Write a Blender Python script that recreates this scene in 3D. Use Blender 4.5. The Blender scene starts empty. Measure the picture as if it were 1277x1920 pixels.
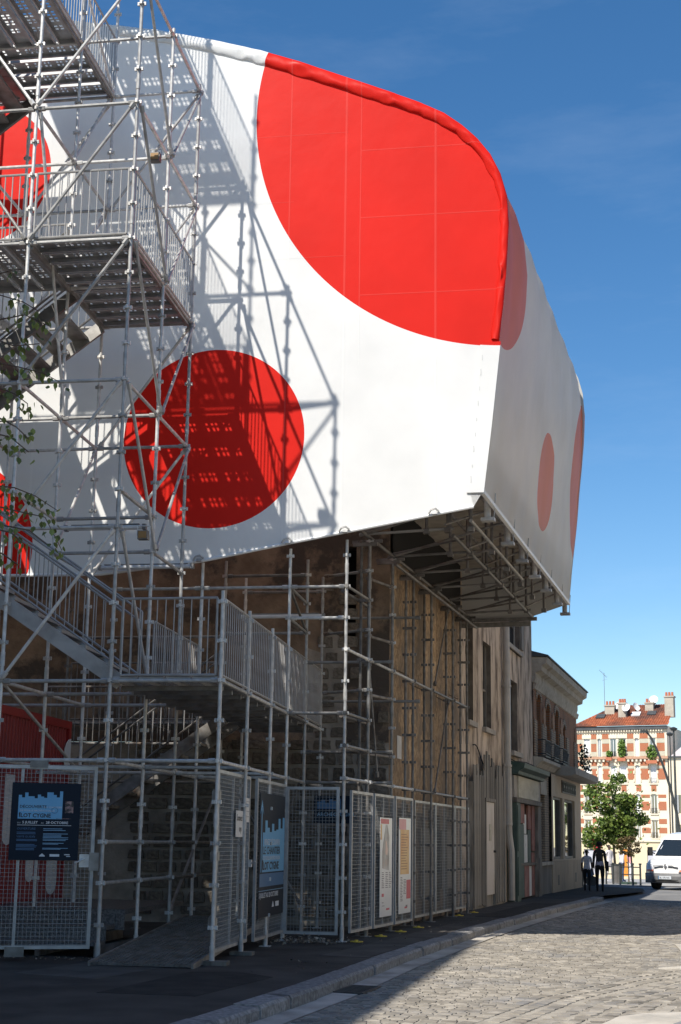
import bpy, bmesh, math, random
from mathutils import Vector, Matrix
R = random.Random(11)
sc = bpy.context.scene
COL = sc.collection
rad = math.radians

# ---------------------------------------------------------------- camera
PITCH, ROLL, EYE = 0.1944349, 0.0147709, 1.48
cd = bpy.data.cameras.new('camera'); cam = bpy.data.objects.new('camera', cd); COL.objects.link(cam)
cd.sensor_fit = 'VERTICAL'; cd.sensor_height = 36.0; cd.sensor_width = 24.0
cd.lens = 2575.0 / 1920 * 36; cd.shift_y = (1070.81 - 960) / 1920
cd.clip_start = 0.1; cd.clip_end = 3000
_fw = Vector((0, math.cos(PITCH), math.sin(PITCH))); _r = Vector((1, 0, 0)); _u = _r.cross(_fw)
_r2 = _r * math.cos(ROLL) + _u * math.sin(ROLL); _u2 = _u * math.cos(ROLL) - _r * math.sin(ROLL)
_m = Matrix((( _r2.x, _u2.x, -_fw.x, 0), (_r2.y, _u2.y, -_fw.y, 0), (_r2.z, _u2.z, -_fw.z, EYE), (0, 0, 0, 1)))
cam.matrix_world = _m
sc.camera = cam

# ---------------------------------------------------------------- sky, sun, exposure
SUN_AZ, SUN_EL = rad(36.35), rad(47.2)          # the light travels towards azimuth 36 deg
w = bpy.data.worlds.new('World'); sc.world = w; w.use_nodes = True
nt = w.node_tree; nt.nodes.clear()
sky = nt.nodes.new('ShaderNodeTexSky'); sky.sky_type = 'NISHITA'; sky.sun_disc = False
sky.sun_elevation = SUN_EL; sky.sun_rotation = SUN_AZ + math.pi
sky.altitude = 200; sky.air_density = 1.0; sky.dust_density = 0.3; sky.ozone_density = 1.5
bg = nt.nodes.new('ShaderNodeBackground'); bg.inputs['Strength'].default_value = 0.116
ow = nt.nodes.new('ShaderNodeOutputWorld')
# thin cirrus streaks low in the sky
tcw = nt.nodes.new('ShaderNodeTexCoord'); mpw = nt.nodes.new('ShaderNodeMapping'); nzw = nt.nodes.new('ShaderNodeTexNoise')
mpw.inputs['Scale'].default_value = (2.2, 1.2, 9.0); mpw.inputs['Rotation'].default_value = (0.15, 0.12, 0.3)
nzw.inputs['Scale'].default_value = 2.4; nzw.inputs['Detail'].default_value = 7; nzw.inputs['Roughness'].default_value = 0.62
crw = nt.nodes.new('ShaderNodeMapRange'); crw.inputs['From Min'].default_value = 0.5; crw.inputs['From Max'].default_value = 0.8
crw.inputs['To Min'].default_value = 0.0; crw.inputs['To Max'].default_value = 0.05
mxw = nt.nodes.new('ShaderNodeMixRGB'); mxw.inputs['Color2'].default_value = (7.5, 8.2, 9.0, 1)
nt.links.new(tcw.outputs['Generated'], mpw.inputs['Vector']); nt.links.new(mpw.outputs['Vector'], nzw.inputs['Vector'])
nt.links.new(nzw.outputs['Fac'], crw.inputs['Value']); nt.links.new(crw.outputs['Result'], mxw.inputs['Fac'])
hsw = nt.nodes.new('ShaderNodeHueSaturation'); hsw.inputs['Saturation'].default_value = 1.31
nt.links.new(sky.outputs['Color'], hsw.inputs['Color']); nt.links.new(hsw.outputs['Color'], mxw.inputs['Color1']); nt.links.new(mxw.outputs['Color'], bg.inputs['Color'])
nt.links.new(bg.outputs['Background'], ow.inputs['Surface'])

sd = bpy.data.lights.new('sun', 'SUN'); sd.energy = 5.0; sd.angle = rad(0.53); sd.color = (1.0, 0.945, 0.85)
sun = bpy.data.objects.new('sun', sd); COL.objects.link(sun)
ldir = Vector((math.sin(SUN_AZ) * math.cos(SUN_EL), math.cos(SUN_AZ) * math.cos(SUN_EL), -math.sin(SUN_EL)))
sun.rotation_euler = ldir.to_track_quat('-Z', 'Y').to_euler(); sun.location = (-30, -40, 60)

vs = sc.view_settings
vs.view_transform = 'Standard'; vs.look = 'None'; vs.gamma = 1; vs.use_curve_mapping = False; vs.exposure = 0.38
sc.render.engine = 'CYCLES'
sc.cycles.max_bounces = 6; sc.cycles.diffuse_bounces = 4; sc.cycles.glossy_bounces = 3; sc.cycles.transmission_bounces = 3
sc.cycles.transparent_max_bounces = 8; sc.cycles.use_denoising = True
sc.cycles.sample_clamp_indirect = 6

# ---------------------------------------------------------------- frames: tower and street
def frame(ox, oy, ang, oz=0.0):
    # local x = right, local y = away from the camera, turned clockwise by ang
    c, s_ = math.cos(ang), math.sin(ang)
    return Matrix(((c, s_, 0, ox), (-s_, c, 0, oy), (0, 0, 1, oz), (0, 0, 0, 1)))
FT = frame(-2.8929, 17.3287, 0.155192)           # scaffold tower and face of the tarpaulin
SA = math.atan(0.3)
FS = frame(0.3 * 25.07 - 6.6, 25.07, SA)         # street front: x = out into the street, y = along it
FW = Matrix.Identity(4)
def Zi(i): return 0.434 + 0.5 * i                # height of the i-th rosette

# ---------------------------------------------------------------- helpers
WM = {}
def put(o, parent, M):
    COL.objects.link(o)
    if parent is not None:
        o.parent = parent; o.matrix_basis = WM[parent.name].inverted() @ M
    else:
        o.matrix_basis = M
    WM[o.name] = M.copy()
    return o
def tag(o, label=None, cat=None, group=None, kind=None):
    if label: o['label'] = label
    if cat: o['category'] = cat
    if group: o['group'] = group
    if kind: o['kind'] = kind
    return o
def thing(name, label, cat, M, group=None, kind=None):
    o = bpy.data.objects.new(name, None); o.empty_display_size = 0.3
    put(o, None, M); return tag(o, label, cat, group, kind)
def inst(name, me, parent, M):
    return put(bpy.data.objects.new(name, me), parent, M)
def Tr(x, y, z): return Matrix.Translation((x, y, z))
def Rz(a): return Matrix.Rotation(a, 4, 'Z')
def Rx(a): return Matrix.Rotation(a, 4, 'X')
def Ry(a): return Matrix.Rotation(a, 4, 'Y')
def Sc(x, y, z): return Matrix.Diagonal((x, y, z, 1))

class MB:
    def __init__(s): s.v = []; s.f = []; s.m = []
    def add(s, vs_, fs, m=0):
        k = len(s.v); s.v += [tuple(q) for q in vs_]
        for f in fs: s.f.append([i + k for i in f]); s.m.append(m)
        return s
    def box(s, x0, x1, y0, y1, z0, z1, m=0, M=None):
        vs_ = [Vector((x, y, z)) for z in (z0, z1) for y in (y0, y1) for x in (x0, x1)]
        if M is not None: vs_ = [M @ q for q in vs_]
        return s.add(vs_, [(0, 2, 3, 1), (4, 5, 7, 6), (0, 1, 5, 4), (2, 6, 7, 3), (0, 4, 6, 2), (1, 3, 7, 5)], m)
    def tube(s, p0, p1, r, n=8, r1=None, m=0, cap=True):
        p0 = Vector(p0); p1 = Vector(p1); d = (p1 - p0).normalized()
        a = d.orthogonal().normalized(); b = d.cross(a); r1 = r if r1 is None else r1
        vs_ = []
        for p, rr in ((p0, r), (p1, r1)):
            for i in range(n):
                t = 2 * math.pi * i / n; vs_.append(p + (a * math.cos(t) + b * math.sin(t)) * rr)
        fs = [(i, (i + 1) % n, n + (i + 1) % n, n + i) for i in range(n)]
        if cap: fs += [tuple(range(n - 1, -1, -1)), tuple(range(n, 2 * n))]
        return s.add(vs_, fs, m)
    def path(s, pts, r, n=6, m=0):
        rs = r if isinstance(r, (list, tuple)) else [r] * len(pts)
        pts = [Vector(p) for p in pts]; vs_ = []; ref = None
        for i, p in enumerate(pts):
            d = (pts[min(i + 1, len(pts) - 1)] - pts[max(i - 1, 0)]).normalized()
            if ref is None: ref = d.orthogonal()
            a = (ref - d * ref.dot(d)).normalized(); ref = a; b = d.cross(a)
            for k in range(n):
                t = 2 * math.pi * k / n; vs_.append(p + (a * math.cos(t) + b * math.sin(t)) * rs[i])
        fs = []
        for i in range(len(pts) - 1):
            for k in range(n): fs.append((i * n + k, i * n + (k + 1) % n, (i + 1) * n + (k + 1) % n, (i + 1) * n + k))
        fs += [tuple(range(n - 1, -1, -1)), tuple(range((len(pts) - 1) * n, len(pts) * n))]
        return s.add(vs_, fs, m)
    def prism(s, pts, d0, d1, axis='y', m=0):
        # pts: 2-D outline; 'y': (x,z) extruded along y; 'x': (y,z) along x; 'z': (x,y) along z
        def P(p, d):
            return {'y': (p[0], d, p[1]), 'x': (d, p[0], p[1]), 'z': (p[0], p[1], d)}[axis]
        n = len(pts); vs_ = [P(p, d0) for p in pts] + [P(p, d1) for p in pts]
        fs = [tuple(range(n)), tuple(range(2 * n - 1, n - 1, -1))] + [(i, n + i, n + (i + 1) % n, (i + 1) % n) for i in range(n)]
        return s.add(vs_, fs, m)
    def mesh(s, name, mats, smooth=False, fix=True):
        me = bpy.data.meshes.new(name); me.from_pydata(s.v, [], s.f)
        for mt in (mats if isinstance(mats, (list, tuple)) else [mats]): me.materials.append(mt)
        if any(s.m): me.polygons.foreach_set('material_index', s.m)
        if fix:
            bm = bmesh.new(); bm.from_mesh(me); bmesh.ops.recalc_face_normals(bm, faces=bm.faces); bm.to_mesh(me); bm.free()
        if smooth: me.polygons.foreach_set('use_smooth', [True] * len(me.polygons))
        me.update(); return me
    def build(s, name, mats, parent=None, F=FW, smooth=False, fix=True):
        return put(bpy.data.objects.new(name, s.mesh(name, mats, smooth, fix)), parent, F)

def wall_mb(mb, u0, u1, z0, z1, holes, P, depth, m=0, mr=None):
    """a wall sheet with openings; P(u, z, d) gives the point, d = depth behind the face"""
    us = sorted({u0, u1, *[h[0] for h in holes], *[h[1] for h in holes]}); zs = sorted({z0, z1, *[h[2] for h in holes], *[h[3] for h in holes]})
    for i in range(len(us) - 1):
        for j in range(len(zs) - 1):
            uc, zc = (us[i] + us[i + 1]) / 2, (zs[j] + zs[j + 1]) / 2
            if any(h[0] < uc < h[1] and h[2] < zc < h[3] for h in holes): continue
            mb.add([P(us[i], zs[j], 0), P(us[i + 1], zs[j], 0), P(us[i + 1], zs[j + 1], 0), P(us[i], zs[j + 1], 0)], [(0, 1, 2, 3)], m)
    for a, b, c, d in holes:
        q = [(a, c), (b, c), (b, d), (a, d)]
        for k in range(4):
            p, r_ = q[k], q[(k + 1) % 4]
            mb.add([P(p[0], p[1], 0), P(r_[0], r_[1], 0), P(r_[0], r_[1], depth), P(p[0], p[1], depth)], [(0, 1, 2, 3)], m if mr is None else mr)
    return mb

# ---------------------------------------------------------------- materials
def nodes(m):
    return m.node_tree.nodes, m.node_tree.links
def mat(name, c1, c2=None, rough=0.6, metal=0.0, scale=3.0, detail=6, spread=(0.35, 0.65), bump=0.0, bscale=None, spec=0.5, stretch=(1, 1, 1), c3=None, s3=0.6, r3=(0.55, 0.7)):
    m = bpy.data.materials.new(name); m.use_nodes = True
    N, L = nodes(m); p = N['Principled BSDF']
    p.inputs['Roughness'].default_value = rough; p.inputs['Metallic'].default_value = metal
    p.inputs['Specular IOR Level'].default_value = spec
    p.inputs['Base Color'].default_value = (*c1, 1)
    tc = N.new('ShaderNodeTexCoord'); mp = N.new('ShaderNodeMapping'); mp.inputs['Scale'].default_value = stretch
    L.new(tc.outputs['Object'], mp.inputs['Vector'])
    col = None
    if c2 is not None:
        nz = N.new('ShaderNodeTexNoise'); nz.inputs['Scale'].default_value = scale; nz.inputs['Detail'].default_value = detail
        L.new(mp.outputs['Vector'], nz.inputs['Vector'])
        mr = N.new('ShaderNodeMapRange'); mr.inputs['From Min'].default_value = spread[0]; mr.inputs['From Max'].default_value = spread[1]
        L.new(nz.outputs['Fac'], mr.inputs['Value'])
        mx = N.new('ShaderNodeMixRGB'); mx.inputs['Color1'].default_value = (*c1, 1); mx.inputs['Color2'].default_value = (*c2, 1)
        L.new(mr.outputs['Result'], mx.inputs['Fac']); col = mx.outputs['Color']
        if c3 is not None:
            n3 = N.new('ShaderNodeTexNoise'); n3.inputs['Scale'].default_value = s3; n3.inputs['Detail'].default_value = 8; n3.inputs['Roughness'].default_value = 0.65
            L.new(mp.outputs['Vector'], n3.inputs['Vector'])
            m3 = N.new('ShaderNodeMapRange'); m3.inputs['From Min'].default_value = r3[0]; m3.inputs['From Max'].default_value = r3[1]
            L.new(n3.outputs['Fac'], m3.inputs['Value'])
            x3 = N.new('ShaderNodeMixRGB'); x3.inputs['Color2'].default_value = (*c3, 1)
            L.new(col, x3.inputs['Color1']); L.new(m3.outputs['Result'], x3.inputs['Fac']); col = x3.outputs['Color']
        L.new(col, p.inputs['Base Color'])
    if bump:
        nb = N.new('ShaderNodeTexNoise'); nb.inputs['Scale'].default_value = bscale or scale * 4; nb.inputs['Detail'].default_value = 8
        L.new(mp.outputs['Vector'], nb.inputs['Vector'])
        bp = N.new('ShaderNodeBump'); bp.inputs['Strength'].default_value = bump; bp.inputs['Distance'].default_value = 0.02
        L.new(nb.outputs['Fac'], bp.inputs['Height']); L.new(bp.outputs['Normal'], p.inputs['Normal'])
    m['_c'] = 1
    return m
def col_out(m):
    """socket that feeds the base colour"""
    p = m.node_tree.nodes['Principled BSDF']; l = p.inputs['Base Color'].links
    return l[0].from_socket if l else None

def per_object_tint(m, lo=0.75, hi=1.2):
    N, L = nodes(m); p = N['Principled BSDF']; src = col_out(m)
    oi = N.new('ShaderNodeObjectInfo'); mr = N.new('ShaderNodeMapRange'); mr.inputs['To Min'].default_value = lo; mr.inputs['To Max'].default_value = hi
    L.new(oi.outputs['Random'], mr.inputs['Value'])
    hs = N.new('ShaderNodeHueSaturation'); L.new(mr.outputs['Result'], hs.inputs['Value'])
    if src: L.new(src, hs.inputs['Color'])
    else: hs.inputs['Color'].default_value = p.inputs['Base Color'].default_value
    L.new(hs.outputs['Color'], p.inputs['Base Color']); return m
def per_island_tint(m, lo=0.6, hi=1.3):
    N, L = nodes(m); p = N['Principled BSDF']; src = col_out(m)
    g = N.new('ShaderNodeNewGeometry'); mr = N.new('ShaderNodeMapRange'); mr.inputs['To Min'].default_value = lo; mr.inputs['To Max'].default_value = hi
    L.new(g.outputs['Random Per Island'], mr.inputs['Value'])
    hs = N.new('ShaderNodeHueSaturation'); L.new(mr.outputs['Result'], hs.inputs['Value'])
    if src: L.new(src, hs.inputs['Color'])
    else: hs.inputs['Color'].default_value = p.inputs['Base Color'].default_value
    L.new(hs.outputs['Color'], p.inputs['Base Color']); return m

steel = mat('galvanised_steel', (0.40, 0.39, 0.375), (0.58, 0.57, 0.55), rough=0.45, metal=0.2, scale=9, bump=0.05, c3=(0.25, 0.24, 0.23), s3=3.5, r3=(0.6, 0.8))
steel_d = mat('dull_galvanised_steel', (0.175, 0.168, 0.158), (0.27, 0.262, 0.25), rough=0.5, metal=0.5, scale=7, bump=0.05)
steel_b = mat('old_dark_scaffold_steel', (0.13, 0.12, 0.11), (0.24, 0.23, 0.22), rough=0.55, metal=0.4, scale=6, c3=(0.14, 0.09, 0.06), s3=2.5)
alu = mat('aluminium_stair', (0.30, 0.295, 0.285), (0.41, 0.4, 0.39), rough=0.5, metal=0.4, scale=5, bump=0.05)
plank_m = mat('perforated_steel_plank', (0.30, 0.305, 0.315), (0.42, 0.425, 0.43), rough=0.5, metal=0.4, scale=6)

for m_ in (steel, steel_d, steel_b): per_object_tint(m_, 0.62, 1.25)
# ---------------------------------------------------------------- ground, pavement, kerb, road
asphalt_pave = mat('pavement_asphalt', (0.05, 0.045, 0.04), (0.08, 0.073, 0.065), rough=0.9, scale=1.3, detail=9, bump=0.35, bscale=90, c3=(0.032, 0.031, 0.03), s3=0.5)
asphalt_road = mat('junction_asphalt', (0.16, 0.16, 0.165), (0.24, 0.235, 0.23), rough=0.85, scale=0.8, detail=8, bump=0.2, bscale=50)
dirt = mat('dusty_ground', (0.12, 0.105, 0.09), (0.22, 0.2, 0.17), rough=0.95, scale=0.2, bump=0.3, bscale=12)
mortar_bed = mat('sett_joint_sand', (0.25, 0.225, 0.19), (0.36, 0.33, 0.28), rough=0.95, scale=2.0, bump=0.3, bscale=80)
granite_kerb = per_object_tint(mat('granite_kerb', (0.16, 0.155, 0.15), (0.3, 0.29, 0.28), rough=0.8, scale=22, detail=9, bump=0.25, bscale=40, c3=(0.09, 0.085, 0.08), s3=2.0), 0.85, 1.15)
gutter_m = mat('gutter_concrete', (0.36, 0.33, 0.285), (0.5, 0.465, 0.41), rough=0.85, scale=2.5, bump=0.2, bscale=30, c3=(0.2, 0.185, 0.165), s3=1.4, r3=(0.5, 0.75))
sett_m = mat('sandstone_sett', (0.22, 0.198, 0.168), (0.33, 0.3, 0.255), rough=0.75, scale=5, detail=8, bump=0.3, bscale=30, c3=(0.17, 0.17, 0.175), s3=1.1, r3=(0.5, 0.75))
apron_m = mat('pale_concrete', (0.42, 0.385, 0.33), (0.52, 0.48, 0.42), rough=0.85, scale=1.5, bump=0.15, bscale=40, c3=(0.33, 0.31, 0.275), s3=1.2)
patch_m = mat('grey_asphalt_patch', (0.2, 0.2, 0.205), (0.27, 0.265, 0.26), rough=0.85, scale=6, bump=0.2, bscale=80)

for m_ in (asphalt_pave, asphalt_road, sett_m, granite_kerb, gutter_m, mortar_bed, apron_m): m_.node_tree.nodes['Principled BSDF'].inputs['Specular IOR Level'].default_value = 0.12
sett_mo = per_object_tint(sett_m.copy(), 0.7, 1.25); per_island_tint(sett_m, 0.7, 1.25)

mb = MB(); gy = [(-300, -0.2), (61, -0.2), (140, -1.85), (190, -2.85), (2500, -2.85)]
for (a, za), (b, zb) in zip(gy, gy[1:]): mb.add([(-900, a, za), (900, a, za), (900, b, zb), (-900, b, zb)], [(0, 1, 2, 3)])
tag(mb.build('ground', dirt), kind='structure')
def kx(y):
    T_ = [(-40, 2.0), (-13, 1.96), (-10, 1.93), (-6, 1.72), (0, 1.6), (3, 1.6), (10, 1.7), (17.4, 1.98)]
    for (a, b), (c, d) in zip(T_, T_[1:]):
        if y <= c: return b + (d - b) * max(0, (y - a)) / (c - a)
    return T_[-1][1]
ys = [-40 + i * 1.0 for i in range(58)] + [17.6]
mb = MB()
for a, b in zip(ys, ys[1:]):
    mb.add([(-25, a, 0), (kx(a) - 0.28, a, 0), (kx(b) - 0.28, b, 0), (-25, b, 0)], [(0, 1, 2, 3)])
pavement = tag(mb.build('pavement', asphalt_pave, None, FS), kind='structure')
rep_m = mat('newer_pavement_asphalt', (0.032, 0.03, 0.028), (0.05, 0.046, 0.042), rough=0.95, scale=3, bump=0.3, bscale=100, spec=0.1)
rep2_m = mat('older_pavement_asphalt', (0.075, 0.068, 0.06), (0.11, 0.1, 0.09), rough=0.95, scale=2, bump=0.3, bscale=60, spec=0.1)
for pts, m_ in (([(0.1, -11.6), (1.1, -11.5), (1.15, -9.4), (0.6, -9.0), (0.1, -9.2)], rep_m), ([(0.75, -6.4), (1.4, -6.4), (1.35, 1.5), (0.8, 1.5)], rep2_m), ([(-1.6, -10.2), (-0.5, -10.4), (-0.4, -8.6), (-1.5, -8.5)], rep2_m), ([(0.7, 4.5), (1.38, 4.5), (1.4, 12), (0.75, 12)], rep_m)):
    tag(MB().prism(pts, -0.02, 0.004, 'z').build('asphalt_repair', m_, None, FS), kind='structure')
# pavement round the far corner, past the brick shop
mb = MB(); mb.add([(-25, 17.6, 0.0), (1.7, 17.6, 0.0), (1.95, 19.5, -0.01), (2.3, 22, -0.03), (2.6, 25, -0.04), (2.3, 28, -0.04), (0.5, 29.6, -0.02), (-25, 29.8, 0)], [tuple(range(8))])
tag(mb.build('pavement_corner', asphalt_pave, None, FS), kind='structure')
kerb = MB().build('kerb', granite_kerb, None, FS) if False else thing('kerb', None, None, FS, kind='structure')
y = -16.0; k = 0
while y < 17.4:
    L_ = R.uniform(0.85, 1.15); y2 = min(y + L_, 17.5)
    g = 0.008; x0, x1 = kx(y), kx(y2); dz = R.uniform(-0.008, 0.01); dx = R.uniform(-0.01, 0.01)
    mb = MB()
    prof = [(-0.27, -0.2), (0.0, -0.2), (0.0, -0.025 + dz), (-0.025, 0.004 + dz), (-0.27, 0.008 + dz)]
    n = len(prof)
    mb.add([(x0 + dx + p[0], y + g, p[1]) for p in prof] + [(x1 + dx + p[0], y2 - g, p[1]) for p in prof],
           [tuple(range(n)), tuple(range(2 * n - 1, n - 1, -1))] + [(i, n + i, n + (i + 1) % n, (i + 1) % n) for i in range(n)])
    mb.build('kerb_stone', granite_kerb, kerb, FS); y = y2
mb = MB()
for a, b in zip(ys, ys[1:]):
    mb.add([(kx(a) - 0.03, a, -0.112), (kx(a) + 0.27, a, -0.118), (kx(b) + 0.27, b, -0.118), (kx(b) - 0.03, b, -0.112)], [(0, 1, 2, 3)])
tag(mb.build('gutter', gutter_m, None, FS), kind='structure')
# junction beyond the cobbles
mb = MB(); mb.add([(-60, 18.2, -0.125), (60, 18.2, -0.125), (60, 34.5, -0.125), (-60, 34.5, -0.125)], [(0, 1, 2, 3)])
tag(mb.build('junction_road', asphalt_road, None, FS), kind='structure')
mb = MB(); mb.add([(-60, 34.5, -0.15), (60, 34.5, -0.15), (60, 34.5, -0.1), (-60, 34.5, -0.1)], [(0, 1, 2, 3)])
fp_w = [(-40, 62), (70, 62), (70, 135), (-40, 135)]
mb = MB(); mb.add([(-20, 57.0, -0.1), (45, 57.0, -0.1), (45, 62, -0.1), (-20, 62, -0.1), (60, 141, -1.76), (-20, 141, -1.76)], [(0, 1, 2, 3), (3, 2, 4, 5)])
tag(mb.build('far_pavement', mat('far_pavement_slabs', (0.3, 0.29, 0.275), (0.4, 0.385, 0.36), rough=0.9, scale=0.6), None, FW), kind='structure')

# the cobbled road: bed, 300 nearest setts one by one, the rest joined
road = tag(MB().add([(1.9, -40, -0.1255), (14, -40, -0.1255), (14, 18.2, -0.1255), (1.9, 18.2, -0.1255)], [(0, 1, 2, 3)]).build('cobbled_road', mortar_bed, None, FS), kind='structure')
# concrete apron polygon at the right edge (FS coordinates)
FSi = FS.inverted()
apr_w = [(2.05, 11.2), (2.2, 12.2), (2.42, 12.95), (2.68, 13.5), (3.0, 13.82), (3.4, 13.95), (6.5, 14.3), (6.5, 11.2)]
apr = [((FSi @ Vector((a, b, 0))).x, (FSi @ Vector((a, b, 0))).y) for a, b in apr_w]
def inside(p, poly):
    x, y = p; c = False
    for i in range(len(poly)):
        (x1, y1), (x2, y2) = poly[i], poly[i - 1]
        if (y1 > y) != (y2 > y) and x < (x2 - x1) * (y - y1) / (y2 - y1) + x1: c = not c
    return c
def sett_geo(w_, l_, dz, tx, ty):
    hw, hl = w_ / 2, l_ / 2; i = 0.011
    top = [(-hw + i, -hl + i, 0), (hw - i, -hl + i, 0), (hw - i, hl - i, 0), (-hw + i, hl - i, 0)]
    j = [R.uniform(-0.006, 0.006) for _ in range(8)]
    top = [(a + j[q], b + j[q + 4], dz + tx * a + ty * b) for q, (a, b, _) in enumerate(top)]
    bot = [(-hw, -hl, -0.05), (hw, -hl, -0.05), (hw, hl, -0.05), (-hw, hl, -0.05)]
    c = [(0, 0, dz + 0.004)]
    return top + bot + c, [(0, 1, 8), (1, 2, 8), (2, 3, 8), (3, 0, 8)] + [(4 + q, 4 + (q + 1) % 4, (q + 1) % 4, q) for q in range(4)]
setts = []
def line_x(y):      # left border of the sett rows that run along the side street, FS coords
    pts = [(-13.5, 2.9 + 0.55), (-11.6, 3.25 + 0.35), (-9, 3.9), (-6.5, 4.55), (-4.5, 5.3)]
    for (a, b), (c, d) in zip(pts, pts[1:]):
        if y <= c: return b + (d - b) * (y - a) / (c - a)
    return 99
y = -14.5; row = 0
while y < 18.1:
    l_ = R.uniform(0.085, 0.115) if y < 4 else R.uniform(0.14, 0.18)
    x = kx(y) + 0.28 + (row % 2) * 0.06
    while x < 10.5:
        w_ = R.uniform(0.11, 0.2)
        xc, yc = x + w_ / 2, y + l_ / 2; W_ = FS @ Vector((xc, yc, 0))
        if W_.y > 10.6 and W_.x < W_.y * 0.262 + 0.4 and not inside((xc, yc), apr) and not (yc < -4.5 and xc > line_x(yc)):
            setts.append((xc, yc, w_ - 0.012, l_ - 0.012, 0.0, W_.y))
        x += w_
    y += l_; row += 1
# rows following the side street and the fan beyond them
y = -13.6
while y < -4.6:
    for k in range(16):
        xc = line_x(y) + 0.12 + k * 0.2 + (0.05 if k > 2 else 0); W_ = FS @ Vector((xc, y, 0))
        if W_.x < W_.y * 0.262 + 0.4 and not inside((xc, y), apr):
            setts.append((xc, y, R.uniform(0.135, 0.16), R.uniform(0.14, 0.19) if k > 2 else 0.14, -0.28 if k < 3 else R.uniform(-0.7, 0.4), W_.y))
    y += 0.17
setts.sort(key=lambda t: t[5])
variants = []
for k in range(10):
    v_, f_ = sett_geo(0.16, 0.108, R.uniform(-0.002, 0.004), R.uniform(-.03, .03), R.uniform(-.035, .035)); variants.append(MB().add(v_, f_).mesh('sett', sett_mo))
for (xc, yc, w_, l_, rz, d) in setts[:300]:
    inst('sett', R.choice(variants), road, FS @ Tr(xc, yc, -0.118) @ Rz(rz) @ Sc(w_ / 0.16, l_ / 0.108, 1))
mb = MB()
for (xc, yc, w_, l_, rz, d) in setts[300:]:
    v_, f_ = sett_geo(w_, l_, R.uniform(-0.003, 0.004), R.uniform(-.03, .03), R.uniform(-.035, .035))
    c, s_ = math.cos(rz), math.sin(rz)
    mb.add([(xc + a * c - b * s_, yc + a * s_ + b * c, z - 0.118) for a, b, z in v_], f_)
tag(mb.build('setts', sett_m, road, FS), kind='stuff')
mb = MB(); mb.prism(apr, -0.145, -0.1, 'z'); apron = tag(mb.build('concrete_apron', apron_m, None, FS), kind='structure')
ins_w = [(2.75, 11.2), (2.92, 12.2), (3.08, 13.0), (3.3, 13.35), (6.3, 13.6), (6.3, 11.2)]
mb = MB(); mb.prism([((FSi @ Vector((a, b, 0))).x, (FSi @ Vector((a, b, 0))).y) for a, b in ins_w], -0.12, -0.094, 'z')
tag(mb.build('asphalt_patch', patch_m, None, FS), kind='structure')
far_w = [(4.3, 18.9), (4.9, 19.3), (5.6, 23.4), (9, 24.2), (9, 19)]
mb = MB(); mb.prism([((FSi @ Vector((a, b, 0))).x, (FSi @ Vector((a, b, 0))).y) for a, b in far_w], -0.14, -0.1, 'z')
tag(mb.build('concrete_crossing', apron_m, None, FS), kind='structure')

iron_m = mat('cast_iron', (0.05, 0.048, 0.046), (0.09, 0.085, 0.08), rough=0.6, metal=0.4, scale=20, bump=0.2)
# gully at the kerb
g = thing('drain_grate', 'dark iron drain grate in the gutter below the kerb', 'drain', FS @ Tr(kx(-9.2) + 0.02, -9.2, -0.112))
MB().box(0.0, 0.3, -0.35, 0.35, -0.03, 0.004).build('recess', mat('drain_dark', (0.008, 0.008, 0.008)), g, WM[g.name])
fr = MB()
for a in ((0, 0.3, -0.38, -0.35), (0, 0.3, 0.35, 0.38), (-0.02, 0.0, -0.38, 0.38), (0.3, 0.325, -0.38, 0.38)): fr.box(*a, -0.02, 0.012)
fr.build('grate_frame', iron_m, g, WM[g.name])
bar = MB().box(0.0, 0.3, -0.012, 0.012, 0.004, 0.011).mesh('grate_bar', iron_m)
for k in range(9): inst('grate_bar', bar, g, WM[g.name] @ Tr(0, -0.29 + k * 0.0725, 0))
# ribbed manhole cover at the picture's bottom edge
P_ = Vector((-0.55, 11.35, 0.003))
g = thing('manhole_cover', 'square ribbed iron manhole cover set in the dark pavement', 'manhole cover', Tr(*P_) @ Rz(-SA))
MB().box(-0.32, 0.32, -0.3, 0.3, -0.02, 0.003).build('cover_plate', iron_m, g, WM[g.name])
rib = MB().box(-0.3, 0.3, -0.011, 0.011, 0.003, 0.008).mesh('rib', iron_m)
for k in range(10): inst('rib', rib, g, WM[g.name] @ Tr(0, -0.26 + k * 0.058, 0))
# ---------------------------------------------------------------- scaffold pieces
def rosette_mesh(m):
    mb = MB(); mb.tube((0, 0, -0.006), (0, 0, 0.006), 0.044, 8)
    for k in range(4):
        c, s_ = [(1, 0), (0, 1), (-1, 0), (0, -1)][k]
        M = Matrix(((c, -s_, 0, 0), (s_, c, 0, 0), (0, 0, 1, 0), (0, 0, 0, 1)))
        mb.box(0.03, 0.06, -0.014, 0.014, -0.022, 0.026, 0, M)
    return mb.mesh('rosette', m)
ros_me = rosette_mesh(steel); ros_d = rosette_mesh(steel_b)
def standard(p, F, x, y, z0, z1, m=None, ros=True, base=True, rm=None, off=0.0):
    m = m or steel
    mb = MB(); mb.tube((0, 0, z0), (0, 0, z1), 0.0245, 10)
    z = math.floor(z0) + 1.72
    while z < z1 - 0.4: mb.tube((0, 0, z - 0.09), (0, 0, z + 0.09), 0.0305, 10); z += 2.0
    if base: mb.box(-0.075, 0.075, -0.075, 0.075, z0, z0 + 0.012); mb.tube((0, 0, z0), (0, 0, z0 + 0.22), 0.033, 10)
    M = F @ Tr(x, y, 0); o = mb.build('standard', m, p, M)
    if ros:
        for i in range(-1, 46):
            z = Zi(i) + off
            if z0 + 0.15 < z < z1: inst('rosette', rm or ros_me, o, M @ Tr(0, 0, z))
    return o
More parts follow.
